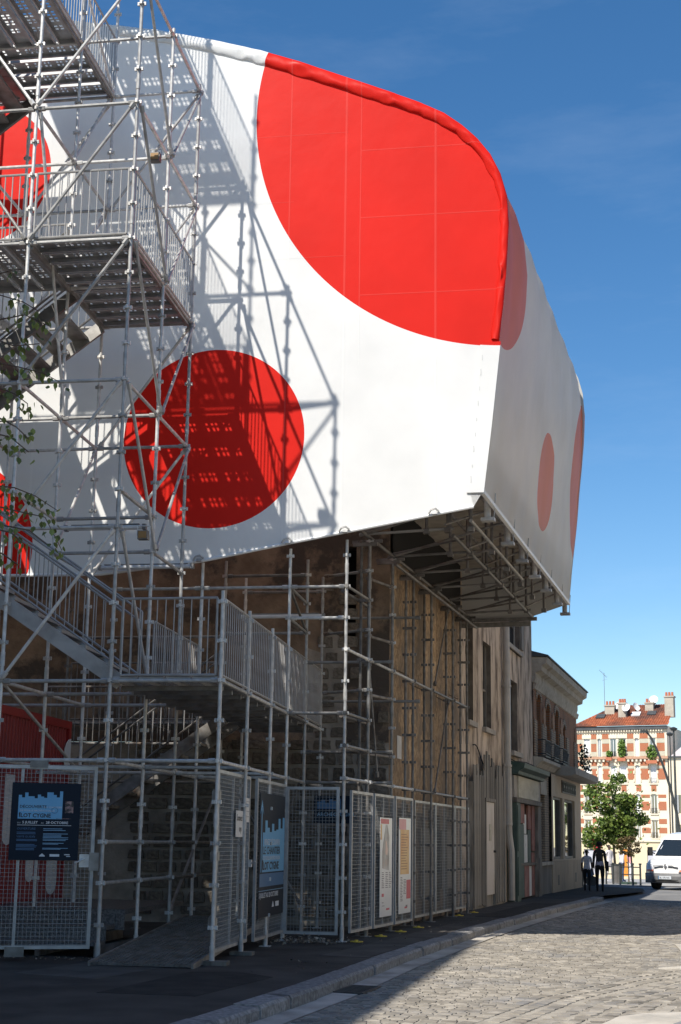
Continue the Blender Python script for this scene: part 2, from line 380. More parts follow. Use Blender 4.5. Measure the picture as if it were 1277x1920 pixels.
def ledger(p, F, p0, p1, m=None, name='ledger', r=0.0245, gap=0.045):
    m = m or steel; p0 = Vector(p0); p1 = Vector(p1); d = (p1 - p0).normalized()
    a, b = p0 + d * gap, p1 - d * gap
    mb = MB(); mb.tube(a, b, r, 9)
    for q, e_ in ((a, 1), (b, -1)):
        mb.tube(q - d * 0.01 * e_, q + d * 0.075 * e_, 0.036, 6)
    return mb.build(name, m, p, F)
def brace(p, F, p0, p1, m=None, off=(0, 0, 0), r=0.0225):
    o = Vector(off)
    return ledger(p, F, Vector(p0) + o, Vector(p1) + o, m, 'diagonal_brace', r, 0.06)
BARS = {}
def railing(p, F, p0, p1, h=1.0, n=11, m=None, z_off=0.07):
    """guard panel between two points of the same height, with balusters as sub-parts"""
    m = m or alu; p0 = Vector(p0); p1 = Vector(p1); d = (p1 - p0).normalized()
    a, b = p0 + d * 0.07, p1 - d * 0.07; up = Vector((0, 0, 1))
    mb = MB()
    for q0, q1 in ((a + up * z_off, b + up * z_off), (a + up * h, b + up * h), (a + up * z_off, a + up * h), (b + up * z_off, b + up * h)):
        mb.tube(q0, q1, 0.017, 6)
    o = mb.build('railing_panel', m, p, F)
    key = (round(h - z_off, 3), m.name)
    if key not in BARS: BARS[key] = MB().tube((0, 0, 0), (0, 0, h - z_off), 0.0085, 6, cap=False).mesh('baluster', m)
    for k in range(n):
        q = a + (b - a) * ((k + 1) / (n + 1)); inst('baluster', BARS[key], o, F @ Tr(q.x, q.y, q.z + z_off))
    return o
def plank_mesh(L_, W_=0.315):
    """perforated steel plank along x: real holes, folded edges"""
    xs = [0.0]; hx = []
    x = 0.05
    while x < L_ - 0.12:
        for g_ in (0.036, 0.032, 0.036): xs.append(x); hx.append(len(hx)); x += g_
        xs.append(x); x += 0.055 if len(hx) % 2 else 0.1
    xs = sorted(set([0.0] + [round(v, 4) for v in xs] + [L_])); xs = sorted(xs)
    ys_ = [0.0, 0.125, 0.172, 0.207, 0.254, W_]
    v_ = [(x, y, 0) for y in ys_ for x in xs]; n = len(xs); f_ = []
    for j in range(len(ys_) - 1):
        for i in range(n - 1):
            wide = xs[i + 1] - xs[i]
            # cells of a group: 0.034 hole, 0.030 web, 0.034 hole, 0.055 web
            hole = (j % 2 == 1) and abs(wide - 0.036) < 0.002 and (i % 13 not in (3, 5))
            if not hole: f_.append((j * n + i, j * n + i + 1, (j + 1) * n + i + 1, (j + 1) * n + i))
    mb = MB(); mb.add(v_, f_)
    for yy in (0.0, W_):
        mb.add([(0, yy, 0), (L_, yy, 0), (L_, yy, -0.06), (0, yy, -0.06)], [(0, 1, 2, 3)])
        y2 = yy + (0.03 if yy == 0 else -0.03)
        mb.add([(0, yy, -0.06), (L_, yy, -0.06), (L_, y2, -0.06), (0, y2, -0.06)], [(0, 1, 2, 3)])
    for xx in (0.0, L_): mb.add([(xx, 0, 0), (xx, W_, 0), (xx, W_, -0.06), (xx, 0, -0.06)], [(0, 1, 2, 3)])
    return mb.mesh('deck_plank', plank_m, fix=False)
PL = {}
def deck(p, F, x0, x1, y0, y1, z, along, solid=False):
    if solid:
        n = int((y1 - y0) / 0.33); st = (y1 - y0 - 0.04) / n
        for i in range(n): MB().box(x0 + 0.03, x1 - 0.03, y0 + 0.02 + i * st, y0 + i * st + st + 0.01, z - 0.045, z).build('deck_plank', plank_m, p, F)
        return
    if along == 'x':
        L_ = x1 - x0 - 0.06; n = max(1, int((y1 - y0 - 0.04) / 0.33)); step = (y1 - y0 - 0.04) / n
    else:
        L_ = y1 - y0 - 0.06; n = max(1, int((x1 - x0 - 0.04) / 0.33)); step = (x1 - x0 - 0.04) / n
    k = round(L_, 2)
    if k not in PL: PL[k] = plank_mesh(k)
    for i in range(n):
        if along == 'x': M = F @ Tr(x0 + 0.03, y0 + 0.02 + i * step, z)
        else: M = F @ Tr(x0 + 0.02 + i * step + 0.315, y0 + 0.03, z) @ Rz(math.pi / 2)
        inst('deck_plank', PL[k], p, M)
def stair(p, F, a_top, a_bot, z_top, z_bot, b0, b1, m=None, rails=(0, 1)):
    """flight from (a_top, z_top) down to (a_bot, z_bot), width b0..b1"""
    m = m or alu
    root = MB(); d = Vector((a_bot - a_top, 0, z_bot - z_top)); L_ = d.length; sl = d.normalized(); nrm = Vector((-sl.z, 0, sl.x)) * (1 if sl.x > 0 else -1)
    fl = None
    for b in (b0, b1):
        mb = MB(); q = [Vector((a_top, 0, z_top)) + nrm * 0.03, Vector((a_bot, 0, z_bot)) + nrm * 0.03, Vector((a_bot, 0, z_bot)) - nrm * 0.16, Vector((a_top, 0, z_top)) - nrm * 0.16]
        mb.prism([(v.x, v.z) for v in q], b - 0.025, b + 0.025, 'y')
        o = mb.build('stair_stringer', m, p, F) 
    n = max(3, int(abs(z_top - z_bot) / 0.2)); sg = 1 if a_bot > a_top else -1
    tm = MB().box(-0.135, 0.135, b0 + 0.03, b1 - 0.03, -0.045, 0.0).add([(-0.135, b0 + 0.03, -0.05), (-0.135, b1 - 0.03, -0.05), (-0.10, b1 - 0.03, -0.05), (-0.10, b0 + 0.03, -0.05)], [(0, 1, 2, 3)]).mesh('stair_tread', m)
    for k in range(1, n):
        t = k / n; inst('stair_tread', tm, p, F @ Tr(a_top + (a_bot - a_top) * t, 0, z_top + (z_bot - z_top) * t))
    for rsel in rails:
        b = (b0, b1)[rsel]
        mb = MB()
        A_ = Vector((a_top + sg * 0.1, b, z_top)); B_ = Vector((a_bot - sg * 0.05, b, z_bot)); up = Vector((0, 0, 1))
        for hh in (0.14, 0.86, 1.0): mb.tube(A_ + up * hh, B_ + up * hh, 0.0165, 6)
        mb.tube(A_ + up * 0.14, A_ + up, 0.017, 6); mb.tube(B_ + up * 0.14, B_ + up, 0.017, 6)
        h = mb.build('stair_handrail', m, p, F)
        nb = int(L_ / 0.16); key = ('s', round(0.72, 3))
        if key not in BARS: BARS[key] = MB().tube((0, 0, 0), (0, 0, 0.72), 0.0085, 6, cap=False).mesh('baluster', m)
        for k in range(1, nb):
            q = A_ + (B_ - A_) * (k / nb); inst('baluster', BARS[key], h, F @ Tr(q.x, q.y, q.z + 0.14))

A_, B_, Y0, Y1, Y2 = 0.0, 1.43, 0.0, 1.57, 3.14
X1, X2, X3 = -1.45, -2.88, -4.31
tower = thing('stair_tower', 'tall galvanised scaffold stair tower with landings in front of the white tarpaulin', 'scaffold tower', FT)
T3 = lambda a, b, i: (a, b, Zi(i))
for b in (Y0, Y1, Y2):
    standard(tower, FT, A_, b, 0.0, Zi(26) + 0.12)
    standard(tower, FT, X1, b, 0.0, Zi(37))
for b in (Y1, Y2): standard(tower, FT, X2, b, 3.45, Zi(37))
standard(tower, FT, X2, Y0, 0.0, Zi(37), ros=False)
for b in (Y0, Y2): standard(tower, FT, X3, b, 0.0, Zi(37), ros=False)
for k in (26, 22, 14): 
    for b in (Y0, Y1, Y2):
        ledger(tower, FT, T3(X1, b, k), T3(A_, b, k)); ledger(tower, FT, T3(X2, b, k), T3(X1, b, k))
        if k != 14: ledger(tower, FT, T3(X3, b, k), T3(X2, b, k))
    for a in (A_, X1, X2):
        for p, q in ((Y0, Y1), (Y1, Y2)): ledger(tower, FT, T3(a, p, k), T3(a, q, k))
for a in (A_, X1):
    ledger(tower, FT, T3(a, Y0, 11), T3(a, Y1, 11)); ledger(tower, FT, T3(a, Y1, 10), T3(a, Y2, 10))
ledger(tower, FT, T3(X1, Y1, 11), T3(A_, Y1, 11)); ledger(tower, FT, T3(X1, Y1, 10), T3(A_, Y1, 10))
ledger(tower, FT, T3(X1, Y0, 10), T3(A_, Y0, 10)); ledger(tower, FT, T3(X2, Y0, 10), T3(X1, Y0, 10))
for b in (Y0, Y1, Y2):
    for k in (6, 4):
        ledger(tower, FT, T3(X1, b, k), T3(A_, b, k)); ledger(tower, FT, T3(X2, b, k), T3(X1, b, k))
for a in (A_, X1):
    for p, q in ((Y0, Y1), (Y1, Y2)):
        ledger(tower, FT, T3(a, p, 6), T3(a, q, 6)); ledger(tower, FT, T3(a, p, 4), T3(a, q, 4))
for p, q in ((Y0, Y1), (Y1, Y2)):
    for k in (1, 2): ledger(tower, FT, T3(A_, p, k), T3(A_, q, k))
for a, b in ((X1, A_), (X2, X1)): ledger(tower, FT, T3(a, Y0, 18), T3(b, Y0, 18)); ledger(tower, FT, T3(a, Y1, 18), T3(b, Y1, 18)); ledger(tower, FT, T3(a, Y2, 18), T3(b, Y2, 18))
for a in (A_, X1): ledger(tower, FT, T3(a, Y0, 18), T3(a, Y1, 18)); ledger(tower, FT, T3(a, Y1, 18), T3(a, Y2, 18))
# braces, zigzag down each face
for k in (26, 22, 18, 14, 10):
    brace(tower, FT, T3(A_, Y0, k), T3(X1, Y0, k - 4), off=(0, -0.05, 0))
for k in (26, 22, 18, 14):
    brace(tower, FT, T3(A_, Y0, k), T3(A_, Y1, k - 4), off=(0.05, 0, 0)); brace(tower, FT, T3(A_, Y2, k), T3(A_, Y1, k - 4), off=(0.05, 0, 0))
    brace(tower, FT, T3(A_, Y2, k), T3(X1, Y2, k - 4), off=(0, 0.05, 0))
for k in (26, 22):
    brace(tower, FT, T3(X2, Y0, k), T3(X1, Y0, k - 4), off=(0, -0.05, 0)); brace(tower, FT, T3(X1, Y2, k), T3(X2, Y2, k - 4), off=(0, 0.05, 0))
    brace(tower, FT, T3(X1, Y2, k), T3(X1, Y1, k - 4), off=(-0.05, 0, 0))
brace(tower, FT, T3(X1, Y2, 14), T3(X1, Y1, 10)); brace(tower, FT, T3(X2, Y0, 22), T3(X1, Y0, 18), off=(0, -0.05, 0))
brace(tower, FT, T3(X1, Y0, 30), T3(X1, Y2, 26)); brace(tower, FT, T3(A_, Y0, 10), T3(A_, Y1, 6), off=(0.05, 0, 0))
brace(tower, FT, T3(X1, Y0, 22), T3(X1, Y1, 14), off=(0.05, 0, 0)); brace(tower, FT, T3(X1, Y0, 6), T3(X1, Y2, 4))
# decks
DZ = 0.06
deck(tower, FT, X1, A_, Y0, Y2, Zi(18) + DZ, 'x'); deck(tower, FT, X2, X1, Y0, Y1, Zi(18) + DZ, 'y')
deck(tower, FT, X2, X1, Y1, Y2, Zi(26) + DZ, 'x'); deck(tower, FT, X2, X1, Y0, Y1, Zi(26) + DZ, 'y'); deck(tower, FT, X3, X2, Y0, Y1, Zi(26) + DZ, 'x', True)
deck(tower, FT, X2, X1, Y0, Y2, Zi(33) + DZ, 'x'); deck(tower, FT, X3, X2, Y0, Y2, Zi(33) + DZ, 'x', True)
deck(tower, FT, X3, X2, Y0, Y2, Zi(18) + DZ, 'x', True); deck(tower, FT, X3, X2, Y1, Y2, Zi(26) + DZ, 'x', True)
for k in (18, 26):      # frame beams under the decks
    a0, a1 = (X1, A_) if k == 18 else (X2, X1)
    mb = MB()
    for a in (a0 + 0.03, a1 - 0.03): mb.box(a - 0.02, a + 0.02, 0.03, 3.11, Zi(k) - 0.07, Zi(k) + 0.0)
    mb.build('deck_beam', steel_d, tower, FT)
# guard panels
railing(tower, FT, T3(X1, Y0, 18), T3(A_, Y0, 18), 1.02, 11); railing(tower, FT, T3(X2, Y0, 18), T3(X1, Y0, 18), 1.02, 11)
railing(tower, FT, T3(A_, Y0, 18), T3(A_, Y1, 18), 1.02, 12); railing(tower, FT, T3(A_, Y1, 18), T3(A_, Y2, 18), 1.02, 12)
railing(tower, FT, T3(X2, Y1, 18), T3(X1, Y1, 18), 1.02, 11)
for k in (26, 33):
    railing(tower, FT, T3(X1, Y0, k), T3(X1, Y1, k), 1.02, 12); railing(tower, FT, T3(X1, Y1, k), T3(X1, Y2, k), 1.02, 12)
railing(tower, FT, T3(X2, Y0, 26), T3(X1, Y0, 26), 1.02, 11); railing(tower, FT, T3(X2, Y2, 26), T3(X1, Y2, 26), 1.02, 11)
# flights
stair(tower, FT, X2 + 0.0, A_ + 0.12, Zi(10), Zi(6) + 0.05, 0.16, 1.0)
stair(tower, FT, X1, X1 - 2.7, Zi(18), Zi(14), 1.72, 3.0, m=steel_d)
stair(tower, FT, X2 + 0.1, X2 - 2.5, Zi(26), Zi(22), 1.72, 3.0, m=steel_d)
stair(tower, FT, X2, X2 - 2.6, Zi(14), Zi(10), 0.16, 1.0, m=steel_d)
# inner flight behind, rising to the right from the container roof
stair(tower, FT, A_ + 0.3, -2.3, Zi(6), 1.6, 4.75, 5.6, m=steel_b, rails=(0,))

# ---------------------------------------------------------------- walkway on scaffold legs
walk = thing('scaffold_walkway', 'scaffold walkway with grey barred guard panels leading back to the stone wall', 'walkway', FT @ Tr(B_, 0, 0))
YB = (0.0, 1.57, 3.14, 4.4, 5.97, 7.54)
for i, b in enumerate(YB):
    standard(walk, FT, B_, b, 0.0, Zi(8) + 0.14 if i < 3 else (Zi(11) + 0.12 if i == 3 else 6.2))
    if i > 2: standard(walk, FT, A_, b, 0.0, 5.85 if i == 3 else 6.2)
for p, q in zip(YB, YB[1:]):
    ledger(walk, FT, T3(B_, p, 4), T3(B_, q, 4)); ledger(walk, FT, T3(B_, p, 6), T3(B_, q, 6)); ledger(walk, FT, T3(A_, max(p, 3.14), 4), T3(A_, max(q, 3.15), 4)) if q > 3.2 else None
    railing(walk, FT, T3(B_, p, 6), T3(B_, q, 6), 1.05, 11 if q - p > 1.4 else 9)
    deck(walk, FT, A_, B_, p, q, Zi(6) + DZ, 'y')
for b in YB:
    ledger(walk, FT, T3(A_, b, 6), T3(B_, b, 6))
    if b < 5: ledger(walk, FT, T3(A_, b, 4), T3(B_, b, 4))
railing(walk, FT, T3(A_ + 0.06, Y0, 6), T3(B_, Y0, 6), 1.05, 10)
railing(walk, FT, T3(A_, 1.75, 6), T3(A_, 3.14, 6), 1.05, 11); railing(walk, FT, T3(A_, 3.14, 6), T3(A_, 4.4, 6), 1.05, 10)
for k in (1, 2): ledger(walk, FT, T3(A_, 3.14, k), T3(A_, 4.4, k), steel_d); ledger(walk, FT, T3(A_, 4.4, k), T3(A_, 5.97, k), steel_d)
# rear landing before the wall
for a in (X1, X2): standard(walk, FT, a, 6.3, 0.0, 5.6, steel_b, rm=ros_d)
for a0, a1 in ((X1, A_ - 0.05), (X2, X1)):
    railing(walk, FT, T3(a0, 6.3, 6), T3(a1, 6.3, 6), 1.05, 11, steel_b)
    for k in (4, 6, 9): ledger(walk, FT, T3(a0, 6.3, k), T3(a1, 6.3, k), steel_d if k == 6 else steel_b)
    deck(walk, FT, a0, a1, 6.35, 8.0, Zi(6) + DZ, 'y', True)
    railing(walk, FT, T3(a0, 5.1, 5), T3(a1, 5.1, 5), 1.0, 11, steel_b)
mb = MB()
for b in [0.35 + 0.52 * k for k in range(14)]: mb.box(0.05, 1.38, b - 0.02, b + 0.02, Zi(6) - 0.09, Zi(6) - 0.03)
mb.build('joists', steel_d, walk, FT)
brace(walk, FT, T3(A_, 5.97, 4), T3(A_, 3.14, 0), steel_b); brace(walk, FT, T3(A_ + 0.2, 5.97, 4), T3(B_, 5.97, 0), steel_b)
brace(walk, FT, (0.2, 7.0, 0.1), (1.3, 6.6, 2.6), steel_b)

# ---------------------------------------------------------------- front row and street row that carry the tarpaulin
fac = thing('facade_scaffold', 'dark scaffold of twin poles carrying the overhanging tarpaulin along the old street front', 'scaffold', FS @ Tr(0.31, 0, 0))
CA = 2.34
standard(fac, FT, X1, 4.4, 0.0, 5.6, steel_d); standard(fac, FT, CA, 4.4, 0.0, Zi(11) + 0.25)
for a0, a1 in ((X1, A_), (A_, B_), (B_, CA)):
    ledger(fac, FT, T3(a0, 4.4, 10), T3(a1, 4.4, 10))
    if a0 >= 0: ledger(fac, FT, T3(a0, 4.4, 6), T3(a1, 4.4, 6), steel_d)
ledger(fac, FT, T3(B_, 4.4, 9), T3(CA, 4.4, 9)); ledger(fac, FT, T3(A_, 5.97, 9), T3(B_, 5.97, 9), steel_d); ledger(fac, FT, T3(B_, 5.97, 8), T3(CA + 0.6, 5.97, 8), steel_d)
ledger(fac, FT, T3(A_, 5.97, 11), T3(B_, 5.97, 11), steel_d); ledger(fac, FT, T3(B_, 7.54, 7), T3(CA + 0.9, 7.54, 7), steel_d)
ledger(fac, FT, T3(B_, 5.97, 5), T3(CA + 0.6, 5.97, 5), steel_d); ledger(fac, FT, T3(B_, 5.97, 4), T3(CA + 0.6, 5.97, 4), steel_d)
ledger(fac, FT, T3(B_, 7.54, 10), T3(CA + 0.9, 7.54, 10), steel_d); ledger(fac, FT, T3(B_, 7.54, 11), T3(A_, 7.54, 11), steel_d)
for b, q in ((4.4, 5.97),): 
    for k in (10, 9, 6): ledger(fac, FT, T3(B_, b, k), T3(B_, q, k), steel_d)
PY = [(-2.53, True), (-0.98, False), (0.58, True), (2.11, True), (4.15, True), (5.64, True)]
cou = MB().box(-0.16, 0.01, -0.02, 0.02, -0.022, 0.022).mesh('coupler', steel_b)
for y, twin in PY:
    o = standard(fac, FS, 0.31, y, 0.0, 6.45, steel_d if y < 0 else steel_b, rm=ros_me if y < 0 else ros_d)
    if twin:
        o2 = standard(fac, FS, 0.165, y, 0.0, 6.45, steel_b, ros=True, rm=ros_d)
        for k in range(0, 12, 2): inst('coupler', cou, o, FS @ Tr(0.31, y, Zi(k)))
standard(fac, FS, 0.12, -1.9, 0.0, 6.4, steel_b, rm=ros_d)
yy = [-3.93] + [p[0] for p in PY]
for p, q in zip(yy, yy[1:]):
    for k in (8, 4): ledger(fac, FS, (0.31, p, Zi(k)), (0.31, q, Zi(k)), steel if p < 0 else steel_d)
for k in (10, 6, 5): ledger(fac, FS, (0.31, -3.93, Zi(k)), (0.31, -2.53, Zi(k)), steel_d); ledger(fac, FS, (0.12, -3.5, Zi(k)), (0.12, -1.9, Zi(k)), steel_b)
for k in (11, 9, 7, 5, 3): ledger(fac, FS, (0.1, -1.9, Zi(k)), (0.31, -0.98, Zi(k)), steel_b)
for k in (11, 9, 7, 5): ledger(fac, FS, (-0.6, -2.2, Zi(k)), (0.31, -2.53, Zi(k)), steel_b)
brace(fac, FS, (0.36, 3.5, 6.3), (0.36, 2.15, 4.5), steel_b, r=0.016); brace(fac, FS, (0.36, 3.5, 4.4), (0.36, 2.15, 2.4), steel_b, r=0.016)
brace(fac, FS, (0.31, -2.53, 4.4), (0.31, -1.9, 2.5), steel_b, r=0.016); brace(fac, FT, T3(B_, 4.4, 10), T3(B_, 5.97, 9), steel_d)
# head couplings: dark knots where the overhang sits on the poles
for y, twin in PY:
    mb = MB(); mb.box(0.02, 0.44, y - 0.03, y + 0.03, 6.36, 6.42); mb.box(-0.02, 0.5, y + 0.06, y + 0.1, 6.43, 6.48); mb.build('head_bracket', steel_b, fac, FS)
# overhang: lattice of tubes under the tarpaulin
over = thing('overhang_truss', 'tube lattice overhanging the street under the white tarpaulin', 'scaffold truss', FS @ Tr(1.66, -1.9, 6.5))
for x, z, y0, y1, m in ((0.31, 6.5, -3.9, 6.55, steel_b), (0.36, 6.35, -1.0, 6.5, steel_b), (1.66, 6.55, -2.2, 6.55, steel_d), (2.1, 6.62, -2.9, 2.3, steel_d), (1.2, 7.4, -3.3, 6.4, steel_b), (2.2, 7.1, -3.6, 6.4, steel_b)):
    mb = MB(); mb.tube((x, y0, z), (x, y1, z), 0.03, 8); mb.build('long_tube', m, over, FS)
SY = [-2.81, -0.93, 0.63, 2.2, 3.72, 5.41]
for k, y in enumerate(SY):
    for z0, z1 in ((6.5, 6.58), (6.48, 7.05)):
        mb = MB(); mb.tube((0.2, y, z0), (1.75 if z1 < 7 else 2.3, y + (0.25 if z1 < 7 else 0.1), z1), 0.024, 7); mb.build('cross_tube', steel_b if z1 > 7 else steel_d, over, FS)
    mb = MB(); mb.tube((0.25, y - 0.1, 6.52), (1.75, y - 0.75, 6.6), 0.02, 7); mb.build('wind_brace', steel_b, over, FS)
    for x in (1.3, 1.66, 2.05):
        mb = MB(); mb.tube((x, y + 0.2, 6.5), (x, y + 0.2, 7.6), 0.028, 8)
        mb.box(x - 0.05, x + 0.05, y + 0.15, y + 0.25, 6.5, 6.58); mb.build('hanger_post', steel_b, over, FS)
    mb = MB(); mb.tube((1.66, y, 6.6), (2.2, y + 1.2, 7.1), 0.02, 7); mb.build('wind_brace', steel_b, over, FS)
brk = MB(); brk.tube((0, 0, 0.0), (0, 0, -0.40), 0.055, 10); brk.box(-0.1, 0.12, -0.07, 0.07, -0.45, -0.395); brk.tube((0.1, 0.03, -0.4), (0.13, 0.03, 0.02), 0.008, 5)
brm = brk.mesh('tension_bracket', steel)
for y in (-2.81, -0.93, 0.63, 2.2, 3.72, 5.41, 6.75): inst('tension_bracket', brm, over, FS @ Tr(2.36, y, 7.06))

# dark boarding inside the shelter, above the overhang
bdm = mat('dark_boarding', (0.34, 0.3, 0.25), (0.44, 0.39, 0.33), rough=0.9, scale=4)
for k in range(26):
    y = -3.55 + k * 0.39; MB().box(-0.25, 2.28, y, y + 0.388, 7.75 + 0.01 * (k % 3), 7.79 + 0.01 * (k % 3)).build('boarding_plank', bdm, over, FS)
# lamps and tubes tied to the scaffold
lamp_m = mat('lamp_clear_plastic', (0.55, 0.56, 0.57), (0.62, 0.63, 0.64), rough=0.25, scale=4)
amber = mat('lamp_amber_glass', (0.3, 0.17, 0.06), rough=0.3)
def floodlight(label, F, x, y, z):
    t = thing('floodlight', label, 'floodlight', F @ Tr(x, y, z))
    MB().box(-0.07, 0.07, -0.05, 0.05, -0.06, 0.06).build('lamp_housing', steel_d, t, WM[t.name])
    MB().box(-0.055, 0.055, -0.062, -0.051, -0.045, 0.045).build('lamp_glass', amber, t, WM[t.name])
    mb = MB(); mb.tube((-0.085, 0, 0), (-0.085, 0, 0.13), 0.008, 5); mb.tube((0.085, 0, 0), (0.085, 0, 0.13), 0.008, 5); mb.tube((-0.085, 0, 0.13), (0.085, 0, 0.13), 0.008, 5)
    mb.build('lamp_bracket', steel, t, WM[t.name])
floodlight('small floodlight on the tower brace left of the lower red dot', FT, 0.12, 0.75, Zi(10) + 0.05)
floodlight('small floodlight on the red-rusted tower brace near the top', FT, 0.12, 0.55, Zi(20) + 0.45)
def tube_lamp(label, F, x0, x1, y, z):
    t = thing('tube_lamp', label, 'strip light', F @ Tr(x0, y, z))
    M = WM[t.name]; L_ = x1 - x0
    MB().tube((0.03, 0, 0), (L_ - 0.03, 0, 0), 0.034, 9).build('lamp_diffuser', lamp_m, t, M)
    MB().box(0, 0.05, -0.04, 0.04, -0.04, 0.04).box(L_ - 0.05, L_, -0.04, 0.04, -0.04, 0.04).box(0.1, L_ - 0.1, -0.02, 0.02, 0.034, 0.05).build('lamp_cap', steel_d, t, M)
tube_lamp('clear strip light under the tower ledger left of the lower red dot', FT, X1 + 0.15, A_ - 0.1, Y1, Zi(11) - 0.14)
tube_lamp('pale strip light along the bottom hem of the tarpaulin', FT, -1.62, -0.05, 4.02, 5.72)
tube_lamp('strip light hanging over the walkway before the brown wall', FT, 0.25, 1.75, 5.9, Zi(9) + 0.28)
# ---------------------------------------------------------------- tarpaulin shelter with red dots
def translucent(m, fac):
    # coated fabric lets part of the light through
    N, L = nodes(m); p = N['Principled BSDF']; out = N['Material Output']; tl = N.new('ShaderNodeBsdfTranslucent'); ms = N.new('ShaderNodeMixShader'); ms.inputs[0].default_value = fac
    s_ = col_out(m)
    if s_: L.new(s_, tl.inputs['Color'])
    else: tl.inputs['Color'].default_value = p.inputs['Base Color'].default_value
    L.new(p.outputs[0], ms.inputs[1]); L.new(tl.outputs[0], ms.inputs[2]); L.new(ms.outputs[0], out.inputs['Surface']); return m
def dots_mat(name, axis, dots, white, red, rough, seams=(), hseams=()):
    m = bpy.data.materials.new(name); m.use_nodes = True; N, L = nodes(m); p = N['Principled BSDF']
    p.inputs['Roughness'].default_value = rough; p.inputs['Specular IOR Level'].default_value = 0.4 if 'side' in name else 0.1
    tc = N.new('ShaderNodeTexCoord'); sp = N.new('ShaderNodeSeparateXYZ'); L.new(tc.outputs['Object'], sp.inputs['Vector'])
    def mth(op, a, b=None):
        n = N.new('ShaderNodeMath'); n.operation = op
        for i, q in enumerate((a, b)):
            if q is None: continue
            if isinstance(q, (int, float)): n.inputs[i].default_value = q
            else: L.new(q, n.inputs[i])
        return n.outputs[0]
    U, Vv = sp.outputs[axis], sp.outputs['Z']; acc = None
    for (u, v, r_) in dots:
        du = mth('SUBTRACT', U, u); dv = mth('SUBTRACT', Vv, v)
        d = mth('ADD', mth('MULTIPLY', du, du), mth('MULTIPLY', dv, dv)); c = mth('LESS_THAN', d, r_ * r_)
        acc = c if acc is None else mth('MAXIMUM', acc, c)
    nz = N.new('ShaderNodeTexNoise'); nz.inputs['Scale'].default_value = 0.9; nz.inputs['Detail'].default_value = 8; L.new(tc.outputs['Object'], nz.inputs['Vector'])
    mr = N.new('ShaderNodeMapRange'); mr.inputs['From Min'].default_value = 0.3; mr.inputs['From Max'].default_value = 0.75; mr.inputs['To Min'].default_value = 1.03; mr.inputs['To Max'].default_value = 0.9
    L.new(nz.outputs['Fac'], mr.inputs['Value'])
    mx = N.new('ShaderNodeMixRGB'); mx.inputs['Color1'].default_value = (*white, 1); mx.inputs['Color2'].default_value = (*red, 1); L.new(acc, mx.inputs['Fac'])
    sacc = None
    for (axn, val, wd, lo, hi) in seams:
        c = mth('LESS_THAN', mth('ABSOLUTE', mth('SUBTRACT', sp.outputs[axn], val)), wd)
        o = 'Z' if axn != 'Z' else axis
        c = mth('MULTIPLY', c, mth('MULTIPLY', mth('GREATER_THAN', sp.outputs[o], lo), mth('LESS_THAN', sp.outputs[o], hi)))
        sacc = c if sacc is None else mth('MAXIMUM', sacc, c)
    col = mx.outputs['Color']
    if sacc is not None:
        s2 = N.new('ShaderNodeMixRGB'); s2.blend_type = 'ADD'; s2.inputs['Color2'].default_value = (0.09, 0.09, 0.08, 1)
        L.new(mth('MULTIPLY', sacc, 0.32), s2.inputs['Fac']); L.new(col, s2.inputs['Color1']); col = s2.outputs['Color']
    hs = N.new('ShaderNodeHueSaturation'); L.new(mr.outputs['Result'], hs.inputs['Value']); L.new(col, hs.inputs['Color']); L.new(hs.outputs['Color'], p.inputs['Base Color'])
    n2 = N.new('ShaderNodeTexNoise'); n2.inputs['Scale'].default_value = 2.2; n2.inputs['Detail'].default_value = 3; L.new(tc.outputs['Object'], n2.inputs['Vector'])
    bp = N.new('ShaderNodeBump'); bp.inputs['Strength'].default_value = 0.12; bp.inputs['Distance'].default_value = 0.05; L.new(n2.outputs['Fac'], bp.inputs['Height'])
    if sacc is not None:
        b2 = N.new('ShaderNodeBump'); b2.inputs['Strength'].default_value = 0.6; b2.inputs['Distance'].default_value = 0.01
        L.new(sacc, b2.inputs['Height']); L.new(bp.outputs['Normal'], b2.inputs['Normal']); L.new(b2.outputs['Normal'], p.inputs['Normal'])
    else: L.new(bp.outputs['Normal'], p.inputs['Normal'])
    return translucent(m, 0.55 if 'side' in name else 0.2)
DOTS = [(0.16, 7.86, 1.5), (4.95, 13.45, 4.22), (-4.4, 6.1, 1.6), (-4.2, 12.75, 1.33)]
SEAMS = [('X', 1.33, 0.012, 5, 14.6), ('X', 2.27, 0.018, 5, 14.3), ('X', 2.52, 0.01, 9, 14.1), ('X', 3.76, 0.018, 5, 13.6), ('X', -2.9, 0.02, 5, 16), ('X', -0.3, 0.012, 5, 9),
         ('Z', 11.55, 0.009, 2.52, 4.85), ('Z', 12.75, 0.009, 2.52, 4.6), ('Z', 10.2, 0.009, 2.52, 4.85), ('Z', 13.1, 0.006, 0.6, 2.3), ('Z', 10.9, 0.006, 0.6, 2.3), ('Z', 11.9, 0.005, 0.6, 1.4)]
WHITE, RED = (0.82, 0.82, 0.81), (0.72, 0.022, 0.014)
tarp_f = dots_mat('printed_white_tarpaulin', 'X', DOTS, WHITE, RED, 0.38, SEAMS)
tarp_s = dots_mat('printed_side_tarpaulin', 'Y', [(1.95, 8.48, 0.96), (7.0, 9.7, 1.85), (-3.75, 11.45, 2.15)], (0.82, 0.79, 0.73), (0.78, 0.24, 0.14), 0.36, [('Y', -2.3 + 1.56 * k, 0.012, 5, 13.2) for k in range(6)])  # dots paler than the front red: sky sheen put into their colour
tarp_in = mat('tarpaulin_back', (0.5, 0.49, 0.46), (0.58, 0.57, 0.54), rough=0.7, scale=1.0); translucent(tarp_in, 0.25)
hem_m = mat('white_hem', (0.72, 0.72, 0.71), (0.78, 0.78, 0.77), rough=0.45, scale=2)
